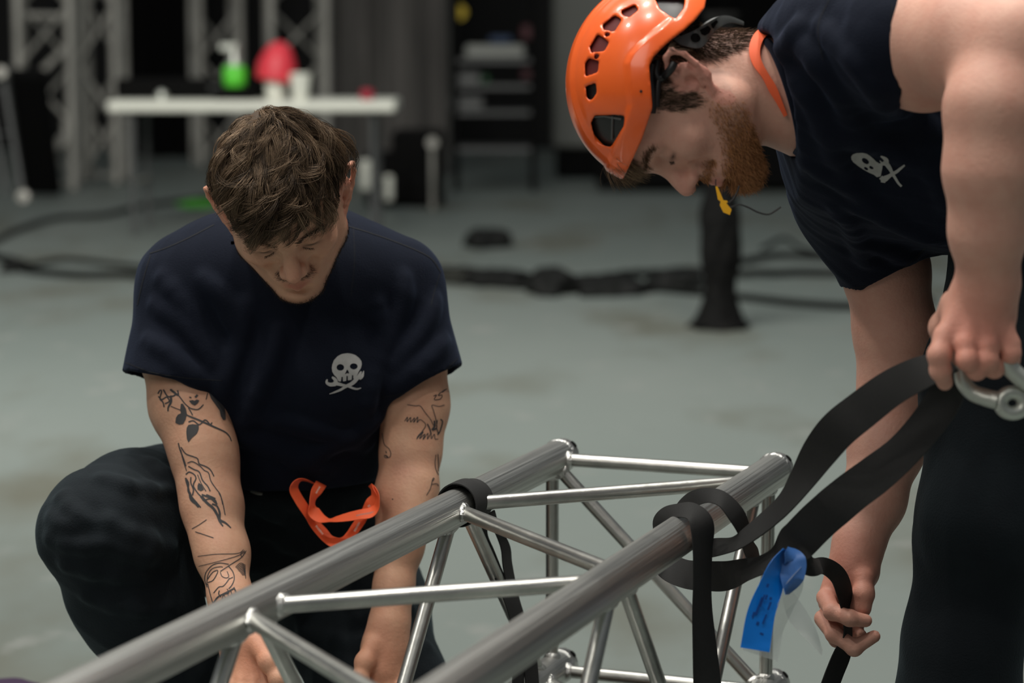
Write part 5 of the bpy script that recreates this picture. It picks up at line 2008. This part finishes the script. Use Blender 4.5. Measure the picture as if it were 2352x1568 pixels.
# near hand
S.ell(W(2248, 722, 2.795), (0.043, 0.026, 0.044), None, 0.02)
S.cone(W(2270, 650, 2.78), W(2250, 730, 2.79), 0.032, 0.032, 0.02)
kn = [W(2170, 772, 2.775), W(2218, 790, 2.765), W(2270, 794, 2.765), W(2318, 790, 2.775)]
for i, q in enumerate(kn):
    S.cone(W(2215 + 20 * i, 705, 2.785), q, 0.014, 0.0130, 0.010)
finger(S, [kn[0], W(2157, 815, 2.765), W(2160, 850, 2.770), W(2170, 878, 2.785)], [0.0128, 0.0125, 0.0115, 0.0095], 0.004)
finger(S, [kn[1], W(2222, 826, 2.758), W(2243, 850, 2.770), W(2256, 846, 2.800)], [0.0125, 0.0118, 0.0108, 0.0092], 0.004)
finger(S, [kn[2], W(2268, 826, 2.762), W(2284, 846, 2.778), W(2290, 838, 2.806)], [0.0122, 0.0115, 0.0105, 0.0090], 0.004)
finger(S, [kn[3], W(2322, 812, 2.772), W(2322, 826, 2.790), W(2314, 822, 2.815)], [0.0112, 0.0104, 0.0095, 0.0085], 0.004)
finger(S, [W(2195, 700, 2.82), W(2168, 752, 2.845), W(2172, 800, 2.855), W(2184, 838, 2.855)], [0.019, 0.0145, 0.0125, 0.0105], 0.010)
# far arm
S.chain([W(1970, 430, 3.34), W(2035, 620, 3.37), W(2056, 760, 3.385), W(2057, 870, 3.39)], [0.056, 0.0555, 0.0530, 0.0485], 0.03)
S.chain([W(2056, 880, 3.39), W(2038, 1020, 3.37), W(2004, 1150, 3.34), W(1972, 1250, 3.315), W(1962, 1300, 3.305)], [0.0480, 0.0500, 0.0415, 0.0310, 0.0280], 0.025)
# far hand closed round the strap
S.ell(W(1944, 1352, 3.315), (0.031, 0.021, 0.038), None, 0.02)
S.cone(W(1962, 1295, 3.305), W(1945, 1350, 3.31), 0.027, 0.026, 0.02)
S.ball(W(1988, 1318, 3.29), 0.0165, 0.015)
S.cone(W(1960, 1320, 3.295), W(1905, 1368, 3.30), 0.018, 0.0135, 0.015)
S.cone(W(1950, 1360, 3.31), W(1898, 1420, 3.30), 0.018, 0.0130, 0.015)
finger(S, [W(1985, 1330, 3.275), W(1983, 1365, 3.262), W(1977, 1395, 3.262), W(1972, 1400, 3.262)], [0.0150, 0.0125, 0.0112, 0.0105], 0.008)
finger(S, [W(1896, 1372, 3.29), W(1912, 1404, 3.255), W(1952, 1419, 3.235), W(1988, 1425, 3.24)], [0.0128, 0.0112, 0.0105, 0.0090], 0.004)
finger(S, [W(1890, 1420, 3.29), W(1916, 1456, 3.262), W(1962, 1487, 3.25), W(2008, 1461, 3.245)], [0.0122, 0.0110, 0.0108, 0.0085], 0.004)
finger(S, [W(1898, 1385, 3.32), W(1925, 1430, 3.315), W(1958, 1440, 3.305), W(1975, 1430, 3.29)], [0.0115, 0.0105, 0.0098, 0.0085], 0.004)
finger(S, [W(1895, 1430, 3.31), W(1922, 1468, 3.30), W(1958, 1472, 3.295), W(1978, 1458, 3.285)], [0.0110, 0.0100, 0.0092, 0.008], 0.004)
rV, rQ = S.mesh(0.0024, (0.05, 2.55, 0.25), (0.72, 3.50, 1.80))
rV = smooth_mesh(rV, rQ, 1, 0.4)
rN = vnormals(rV, rQ)


def beardR(L):
    x, y, z = np.abs(L[:, 0]), L[:, 1], L[:, 2]
    line = np.interp(y, [-0.01, 0.012, 0.03, 0.055, 0.075, 0.10], [-0.01, -0.004, -0.022, -0.040, -0.052, -0.054])
    j = np.clip((line - z) / 0.016, 0, 1) * np.clip((y - 0.004 + 0.15 * np.clip(-0.06 - z, 0, 1)) / 0.016, 0, 1) * (z > np.interp(y, [0.0, 0.03, 0.055, 0.08], [-0.055, -0.082, -0.100, -0.125])) * (x < 0.085)
    dens = np.clip(0.15 + (y - 0.01) / 0.06, 0.15, 1.0)
    m_ = np.exp(-((z + 0.0400) / 0.0060) ** 2) * (x < 0.034) * (y > 0.078)
    lipz = (x < 0.021) & (np.abs(z + 0.0535) < 0.0085) & (y > 0.086)
    return np.where(lipz, 0, j * dens + m_ * 0.9)


def napemask(L):
    x, y, z = np.abs(L[:, 0]), L[:, 1], L[:, 2]
    line = np.interp(y, [-0.14, -0.075, -0.055, -0.036, -0.030], [-0.082, -0.070, -0.050, -0.022, 0.03])
    nape = (z > line) * (z < rimz(y) + 0.01) * (y < -0.029)
    side = (y > -0.012) * (y < 0.036) * (z > np.interp(y, [-0.012, 0.006, 0.024, 0.036], [0.030, -0.006, -0.012, 0.02])) * (z < rimz(y) + 0.008) * (x > 0.055)
    return nape * 1.0 + side * 1.3 * (np.abs(L[:, 0]) < 0.0785)



def beard_red(L, C):
    w_ = np.clip(beardR(L), 0, 1)[:, None] * 0.62
    scalp = (np.clip(napemask(L), 0, 1) * 0.55)[:, None]
    C = C * (1 - w_) + np.array((0.30, 0.14, 0.065)) * w_
    return C * (1 - scalp) + np.array((0.05, 0.03, 0.02)) * scalp


me = mesh_np('person', rV, rQ)
set_color(me, skin_color(rV, SK_R, HFR, spots=[(W(2240, 780, 2.76), 0.06, (1.0, 0.76, 0.74)), (W(1950, 1330, 3.28), 0.06, (0.96, 0.72, 0.68)), (W(2150, 190, 2.85), 0.04, (0.92, 0.80, 0.78))], beard=beard_red))
manR = tag(link('person', me, M['skin']), 'bending bearded person in an orange helmet and navy T-shirt, holding a black strap', 'person')
bvhR = bvh_of(rV, rQ)
LR = HFR.inv(rV)


def fl_beard(L):
    d = np.zeros_like(L)
    d[:, 2] = -0.75
    d[:, 1] = 0.75
    d[:, 0] = L[:, 0] * -3
    return d


def len_beard(L):
    return 0.0055 + 0.010 * np.clip((L[:, 1] - 0.025) / 0.05, 0, 1) * np.clip((-0.045 - L[:, 2]) / 0.03, 0, 1)


V, Q, C = short_hairs(rV, rN, beardR(LR) + 1e-9, 12000, len_beard, fl_beard, HFR, 0.38, 0.42, 0.00026, ((0.20, 0.080, 0.032), (0.70, 0.34, 0.15)), 5, 31, 0.14)
hair_object('beard', V, Q, C, manR, 'short reddish-brown full beard')
V, Q, C = short_hairs(rV, rN, brow_mask(LR), 700, 0.009, fl_brow, HFR, 0.2, 0.3, 0.00024, ((0.10, 0.05, 0.025), (0.22, 0.12, 0.06)), 4, 32)
hair_object('eyebrows', V, Q, C, manR)
# hair: cropped sides and nape, longer tuft under the brim
cV, cQ, cC = hair_cap(HFR, 0.0025, (0.030, 0.019, 0.012))
hV, hQ, hC = head_hair(HFR, 9000, (0.0, -0.05, 0.115), ((0.028, 0.017, 0.010), (0.15, 0.095, 0.055)), 41, 0.016, 0.014, keep=lambda P: P[:, 2] < rimz(P[:, 1]) + 0.004, hscale=0.55, front=0.0)
r = np.random.default_rng(5)
n = 500
x0 = r.uniform(-0.026, 0.040, n)
p = np.stack([x0, 0.083 - 6 * x0 ** 2 + r.normal(size=n) * 0.003, 0.074 + r.normal(size=n) * 0.005], 1)
d = np.stack([r.normal(size=n) * 0.30, 1.0 + r.normal(size=n) * 0.15, -0.15 + r.normal(size=n) * 0.35], 1)
paths = [p]
for k in range(8):
    d = d + np.stack([0.10 * np.sin(x0 * 200 + k), 0 * x0, -0.27 + 0.12 * np.sin(x0 * 160)], 1) + r.normal(size=(n, 3)) * 0.06
    d /= np.linalg.norm(d, axis=1, keepdims=True)
    paths.append(paths[-1] + d * (r.uniform(0.75, 1.1, (n, 1)) * 0.0066))
P = np.stack(paths, 1)
fV, fQ, fC = strands(HFR.pts(P.reshape(-1, 3)).reshape(P.shape), 0.00038, np.array((0.085, 0.055, 0.033)) + r.uniform(0, 1, (n, 1)) ** 2 * np.array((0.26, 0.17, 0.10)))



def fl_nape(L):
    d = np.zeros_like(L)
    d[:, 2] = -1
    d[:, 1] = np.where(L[:, 1] > -0.02, -0.25, 0.25)
    return d


nV, nQ, nC = short_hairs(rV, rN, napemask(LR) + 1e-9, 9000, 0.011, fl_nape, HFR, 0.16, 0.22, 0.00026, ((0.030, 0.018, 0.011), (0.15, 0.095, 0.055)), 5, 51, 0.05)
V = np.concatenate([hV, fV, nV])
Q = np.concatenate([hQ, fQ + len(hV), nQ + len(hV) + len(fV)])
hair_object('hair', V, Q, np.concatenate([hC, fC, nC]), manR)
lashes(HFR, manR, (0.05, 0.03, 0.02))

# --- T-shirt
T = Sculpt()
sleeve(T, W(1975, 80, 3.00), W(2075, 92, 2.90), 0.088, 0.084, W(2064, 95, 2.91), camdir(0.99, -0.02, 0.10), 0.035, 0.009)
sleeve(T, W(1972, 440, 3.33), W(2056, 655, 3.375), 0.088, 0.0665, W(2048, 628, 3.37), camdir(0.50, -0.87, 0.05), 0.035, 0.011)
T.cone(W(1925, 195, 3.10), W(2130, 268, 3.20), 0.122, 0.152, 0.05)
T.cone(W(2130, 268, 3.20), W(2420, 390, 3.30), 0.152, 0.160, 0.05)
T.cone(W(1930, 330, 3.18), W(1990, 440, 3.33), 0.095, 0.085, 0.05)
T.cone(W(1900, 140, 3.05), W(1985, 75, 3.00), 0.085, 0.085, 0.05)
cpl = W(1788, 215, 3.06)
T.plane(cpl, camdir(-0.955, -0.295, 0.02), 0.006)
T.cone(W(1700, 190, 3.03), W(1850, 235, 3.10), 0.069, 0.070, 0.006, -1)
fold = [((1850, 120), (2000, 330), 0.010), ((1830, 190), (1960, 420), 0.009), ((1880, 60), (2060, 260), 0.010), ((1900, 300), (2150, 380), 0.010), ((1860, 380), (2080, 520), 0.009), ((1950, 470), (2160, 555), 0.009), ((2060, 240), (2180, 330), 0.010), ((1840, 100), (1900, 160), 0.008),
        ((1990, 560), (2100, 590), 0.008), ((1920, 480), (2000, 600), 0.009), ((1780, 120), (1850, 60), 0.008), ((2080, 280), (2190, 480), 0.008)]
SV0, SQ0 = T.mesh(0.009, (0.20, 2.75, 0.85), (0.95, 3.65, 1.75))
b0 = bvh_of(SV0, SQ0)
for (x0_, y0_), (x1_, y1_), r_ in fold:
    pts = []
    for u in np.linspace(0, 1, 9):
        q = hit(b0, x0_ + (x1_ - x0_) * u + 8 * math.sin(u * 5), y0_ + (y1_ - y0_) * u, -r_ * 0.30)
        if q is not None:
            pts.append(q)
    for i in range(len(pts) - 1):
        if np.linalg.norm(pts[i] - pts[i + 1]) < 0.09:
            T.cone(pts[i], pts[i + 1], r_ * 0.6, r_ * 0.6, 0.020)
T.noise = fold_noise(24, 0.0026, camdir(1, -0.5, 0.1), 14, 3.5)
shirtR, s2V, s2Q = cloth_object('t_shirt', T, 0.0038, (0.20, 2.75, 0.85), (0.95, 3.65, 1.75), M['navy'], manR, 1)
bvhS2 = bvh_of(s2V, s2Q)
# collar rib
b = MB()
ring = []
ce = W(1795, 222, 3.075)
nrm = camdir(-0.955, -0.295, 0.02)
u_ = camdir(-0.295, 0.955, 0)
v_ = np.cross(nrm, u_)
for a in np.linspace(0, 2 * math.pi, 60):
    ring.append(ce + u_ * 0.073 * math.cos(a) + v_ * 0.071 * math.sin(a))
b.tube(ring, 0.0052, 10, cap=False)
b.build('collar', M['navy'], shirtR)
b = MB()
e5 = lambda pts: pxs(11.2, 1920, 320, pts)
sk = e5([(385, 430), (430, 375), (540, 335), (680, 330), (790, 355), (880, 410), (960, 480), (1040, 560), (1130, 620), (1200, 640), (1190, 740), (1165, 860), (1150, 940), (1050, 960), (980, 900), (860, 850), (700, 760), (560, 670), (440, 580), (390, 510)])
decal_fill(b, bvhS2, [sk, e5(circle(755, 545, 105, 62, rot=0.62)), e5(circle(775, 740, 62, 34, rot=0.6)), e5(circle(910, 715, 62, 34, rot=0.5))], 0.0008, 0.8)
decal_strokes(b, bvhS2, [(e5([(1150, 640), (1260, 600), (1320, 640), (1400, 760), (1460, 880), (1540, 1010), (1610, 1120), (1690, 1200)]), [6, 11, 11, 8, 7, 6, 5.5, 5]),
                         (e5([(1210, 1100), (1230, 1030), (1330, 960), (1450, 880), (1560, 820), (1660, 740), (1770, 650)]), [10, 14, 9, 8, 7, 6, 4]),
                         (e5([(1290, 620), (1300, 530), (1240, 470), (1150, 420)]), [12, 10, 7, 3]), (e5([(1150, 960), (1210, 1020)]), 10), (e5([(1100, 640), (1180, 600), (1130, 530)]), [5, 4, 2])], 0.0008)
b.build('chest_emblem', M['print'], shirtR)
for ln_ in [([(2050, 8), (2046, 60), (2050, 140), (2068, 210)], 1.8), ([(1952, 662), (2010, 650), (2080, 610), (2126, 568)], 1.8), ([(1905, 0), (1880, 60), (1890, 140)], 1.5)]:
    b = MB()
    decal_strokes(b, bvhS2, [ln_], 0.0006)
    if b.V:
        b.build('seam', M['stitch'], shirtR)

# --- orange lanyard round the neck
b = MB()
for rn in ([(1764, 78, 16), (1742, 92, 24), (1731, 118, 26), (1736, 146, 22), (1756, 176, 16), (1774, 205, 20), (1790, 232, 14), (1806, 262, 9)],):
    vf = surface_band(bvhR, rn, 0.006, 0.0014, 60)
    b.add(vf[0], vf[1], True)
tag(b.build('lanyard', M['orange']), 'orange lanyard round the neck of the bending man under his collar', 'lanyard')

# --- helmet
HS = Sculpt()
kc = KH


EC = np.array((0, -0.0145, 0.035))
ER = np.array((0.104, 0.124, 0.111))


def polysd(P, poly):
    poly = np.array(poly)
    d = np.full(len(P), 1e9)
    inside = np.zeros(len(P), bool)
    for i in range(len(poly)):
        a, c = poly[i], poly[(i + 1) % len(poly)]
        e = c - a
        w_ = P - a
        t = np.clip((w_ @ e) / (e @ e), 0, 1)
        q = w_ - t[:, None] * e
        d = np.minimum(d, np.sqrt((q * q).sum(1)))
        cond = (a[1] > P[:, 1]) != (c[1] > P[:, 1])
        xx = (c[0] - a[0]) * (P[:, 1] - a[1]) / (c[1] - a[1] + 1e-12) + a[0]
        inside ^= cond & (P[:, 0] < xx)
    return np.where(inside, -d, d)


def to_local(pts):
    """vent outlines read in the enlarged photograph -> helmet side plane (y forward, z up)"""
    out = []
    for X, Y in pts:
        px, py = X / 3.015 + 1280, Y / 3.015
        v = np.array((px - 1590, -(py - 199))) / (FPX / 3.0) / KH
        out.append((v @ np.array((-0.156, -0.988)), v @ np.array((-0.988, 0.156))))
    # parallax: the vents sit nearer the camera than the ear line
    return [(y_ + 0.004, z_) for y_, z_ in out]


vents_red = [[(455, 60), (540, 25), (552, 60), (500, 105), (470, 92)], [(330, 150), (405, 92), (440, 130), (395, 205), (335, 178)], [(245, 300), (290, 222), (352, 290), (325, 340), (250, 335)], [(212, 415), (228, 388), (285, 420), (278, 485), (215, 495)]]
vents_blk = [[(215, 580), (265, 572), (272, 630), (245, 665), (228, 655)], [(258, 820), (275, 785), (460, 810), (455, 870), (385, 978), (300, 940)], [(690, -30), (885, -30), (870, 50), (810, 135), (720, 60)]]
vents = [to_local(v) for v in vents_red + vents_blk]
dots = [to_local([(350, 228)])[0], to_local([(278, 378)])[0]]


def shell(off, r_, lowcut=0.0):
    c = HFR.pts(EC)

    def f(X):
        L = HFR.inv(X)
        q = (L - EC)
        # narrower toward the brim
        q = q.copy()
        q[:, 0] *= 1 + 0.5 * np.clip(L[:, 1] - 0.03, 0, 1)
        ridge = 0.0035 * np.clip((0.026 - np.abs(L[:, 2] - rimz(L[:, 1]) - 0.004)) / 0.006, 0, 1) 
        ridge2 = 0.0030 * np.clip((0.034 - np.abs(L[:, 0])) / 0.008, 0, 1)
        peak = 0.010 * np.exp(-((L[:, 1] - 0.118) / 0.018) ** 2) * np.exp(-((L[:, 2] - 0.062) / 0.018) ** 2)
        R_ = r_ + off
        k0 = np.sqrt(((q / R_) ** 2).sum(1)) + 1e-9
        k1 = np.sqrt(((q / (R_ * R_)) ** 2).sum(1)) + 1e-9
        return (k0 * (k0 - 1) / k1 - (ridge + ridge2 if off == 0 else 0)) * KH
    return f


HS.fn(shell(0.0, ER), 0.002, 1)
inner = shell(-0.0045, ER)
HS.fn(inner, 0.002, -1)
HS.fn(lambda X: (lambda L: (L[:, 2] - rimz(L[:, 1])) * 0.75)(HFR.inv(X)), 0.0015, -1)
for v in vents:
    HS.fn((lambda X, v=v: np.maximum(polysd(HFR.inv(X)[:, 1:3], v) - 0.001, 0.03 - np.abs(HFR.inv(X)[:, 0]))), 0.0022, -1)
for dt_ in dots:
    HS.fn((lambda X, c=dt_: np.maximum(np.sqrt(((HFR.inv(X)[:, 1:3] - np.array(c)) ** 2).sum(1)) - 0.0028, 0.03 - np.abs(HFR.inv(X)[:, 0]))), 0.0015, -1)
c = HFR.pts(EC)
hv, hq = HS.mesh(0.0019, c - 0.18, c + 0.18)
hv = smooth_mesh(hv, hq, 2, 0.5)
helm = tag(empty('safety_helmet', c - (0, 0, 0.1)), 'glossy orange safety helmet on the bending man with dark side vents', 'helmet')
link('shell', mesh_np('shell', hv, hq), M['helmet'], helm)
bvhH = bvh_of(hv, hq)
LS = Sculpt()
LS.fn(shell(-0.0062, ER), 0.002, 1)
LS.fn(lambda X: (lambda L: (L[:, 2] - rimz(L[:, 1]) - 0.006) * 0.75)(HFR.inv(X)), 0.0015, -1)
lv, lq = LS.mesh(0.004, c - 0.18, c + 0.18)
Ll = HFR.inv(lv)
o = link('liner', mesh_np('liner', lv, lq), M['blackp'], helm)
# dark red foam showing through the upper vents
yy = [p_[0] for v in vents[:4] for p_ in v]
zz = [p_[1] for v in vents[:4] for p_ in v]
for sg in (-1, 1):
    RS = Sculpt()
    RS.fn(shell(-0.0048, ER), 0.002, 1)
    RS.fn(shell(-0.009, ER), 0.002, -1)
    RS.fn(lambda X: (lambda L: -np.maximum(np.maximum(min(yy) - 0.006 - L[:, 1], L[:, 1] - max(yy) - 0.003), np.maximum(min(zz) - 0.006 - L[:, 2], 0.04 - sg * L[:, 0])))(HFR.inv(X)), 0.001, -1)
    qv, qq = RS.mesh(0.0022, c - 0.18, c + 0.18)
    link('foam_pad', mesh_np('foam_pad', qv, qq), M['redfoam'], helm)
# mesh bars across the two large vents
b = MB()
e7 = lambda pts: pxs(3.015, 1280, 0, pts)
for pts, w_ in ((e7([(388, 800), (385, 960)]), 4), (e7([(268, 805), (330, 800), (450, 822)]), 3)):
    P_ = [W(x, y, 0) for x, y in pts]
    q = [hit(bvh_of(lv, lq), x, y, 0.002) for x, y in pts]
    q = [v for v in q if v is not None]
    if len(q) > 1:
        b.tube(q, 0.0016, 6)
b.build('vent_net', M['greyp'], helm)
q = hit(bvhH, 580 / 3.015 + 1280, 632 / 3.015, 0.0002)
b = MB()
b.lathe(q, -FW, [(0, 0.0018), (0.0008, 0.0016), (0.001, 0.0001)], 10)
b.build('rivet', M['blackp'], helm)

# rear adjuster band, slotted
b = MB()
band_pts = e7([(830, 290), (900, 318), (985, 318), (1040, 240), (1110, 165), (1190, 130), (1290, 165)])
bb2 = bvh_of(np.concatenate([rV]), rQ)
A, B_ = [], []
top = crom(e7([(800, 270), (880, 240), (960, 205), (1040, 150), (1130, 108), (1200, 112), (1290, 150)]), 40)
bot = crom(e7([(850, 310), (950, 335), (1010, 325), (1060, 245), (1130, 185), (1200, 155), (1290, 175)]), 40)
for i in range(40):
    a_ = hit(bvhR, top[i][0], top[i][1], 0.010)
    c_ = hit(bvhR, bot[i][0], bot[i][1], 0.010)
    dd_ = 2.985 + 0.02 * i / 40
    A.append(W(top[i][0], top[i][1], dd_ if a_ is None else min(dd_ + 0.02, (a_ - CAM) @ FW)))
    B_.append(W(bot[i][0], bot[i][1], dd_ if c_ is None else min(dd_ + 0.02, (c_ - CAM) @ FW)))
A, B_ = np.array(A), np.array(B_)
for _ in range(6):
    A[1:-1] = (A[:-2] + 2 * A[1:-1] + A[2:]) / 4
    B_[1:-1] = (B_[:-2] + 2 * B_[1:-1] + B_[2:]) / 4
vf = band(A, B_, 0.003)
b.add(vf[0], vf[1], True)
adj = b.build('adjuster_band', M['greyp'], helm)
bvA = bvh_of(np.array(vf[0]), np.array(vf[1]))
b = MB()
decal_fill(b, bvA, [e7(circle(957, 262, 34, 32))], 0.0012)
decal_fill(b, bvA, [e7([(990, 205), (1040, 175), (1062, 195), (1050, 225), (1020, 245), (1000, 232)])], 0.0012)
decal_fill(b, bvA, [e7([(1060, 165), (1100, 135), (1115, 150), (1085, 195), (1068, 190)])], 0.0012)
b.build('slot', M['black'], adj)
b = MB()
for pts, w_ in (([(652, 455), (640, 520), (640, 600), (652, 700), (648, 780)], 0.006), ([(690, 430), (680, 500), (700, 560), (745, 530), (790, 450)], 0.005), ([(700, 560), (690, 640), (680, 740)], 0.004)):
    q = []
    for x, y in crom(e7(pts), 14):
        h_ = hit(bvhR, x, y, 0.006)
        q.append(W(x, y, 2.94) if h_ is None else h_)
    q = np.array(q)
    q[1:-1] = (q[:-2] + q[1:-1] + q[2:]) / 3
    b.tube(list(q), w_, 10)
    b.build('chin_strap', M['blackp'], helm)
    b = MB()
V, F = [], []

# yellow clip and black cord under the mouth
t = tag(empty('cord_clip', W(1668, 460, 3.0)), 'small yellow plastic clip with a thin black cord below the bearded chin', 'clip')
b = MB()
P2 = e7([(1095, 1290), (1110, 1290), (1150, 1385), (1175, 1388), (1182, 1400), (1170, 1405), (1207, 1450), (1195, 1488), (1150, 1470), (1125, 1420), (1130, 1395), (1112, 1380)])
n = len(P2)
V = [W(x, y, 2.998) for x, y in P2] + [W(x, y, 3.002) for x, y in P2]
b.add(V, [list(range(n))[::-1], list(range(n, 2 * n))] + [[i, (i + 1) % n, n + (i + 1) % n, n + i] for i in range(n)])
b.build('clip_body', M['yellow'], t)
for pts in ([(1190, 1400), (1220, 1375), (1245, 1330), (1260, 1285)], [(1195, 1435), (1260, 1418), (1320, 1435), (1390, 1470), (1460, 1485), (1510, 1460), (1548, 1432)]):
    b = MB()
    b.tube([W(x, y, 3.0) for x, y in crom(e7(pts), 24)], 0.0011, 8)
    b.build('cord', M['blackp'], t)
b = MB()
b.tube([W(1098 / 3.015 + 1280, 1288 / 3.015, 3.0), W(1096 / 3.015 + 1280, 1262 / 3.015, 3.0), W(1098 / 3.015 + 1280, 1245 / 3.015, 3.005)], 0.0007, 6)
b.build('cord', M['blackp'], t)

# --- trousers and boots
T = Sculpt()
T.cone(W(2450, 440, 3.22), W(2480, 480, 3.48), 0.150, 0.150, 0.06)
T.chain([W(2415, 560, 3.24), W(2318, 900, 3.22), W(2262, 1200, 3.18), W(2212, 1480, 3.20), W(2198, 1640, 3.22), W(2190, 1990, 3.26)], [0.135, 0.108, 0.083, 0.072, 0.080, 0.082], 0.04)
T.chain([W(2520, 560, 3.52), W(2500, 1150, 3.55), W(2520, 1900, 3.68)], [0.135, 0.095, 0.080], 0.04)
T.noise = fold_noise(15, 0.0075, camdir(0.12, 1, 0.1), 19, 2.6)
trR, tv2, tq2 = cloth_object('trousers', T, 0.0055, (0.45, 2.85, 0.02), (1.15, 3.95, 1.30), M['trouser'], manR, 1)
boot('boot', W(2190, 1960, 3.26), W(2186, 2020, 3.26), camdir(-0.99, 0, 0.1) * (1, 1, 0), 0.2, manR, M['leather'])
boot('boot', W(2520, 1800, 3.70), W(2520, 1830, 3.70), camdir(-0.99, 0, 0.1) * (1, 1, 0), 0.2, manR, M['leather'])
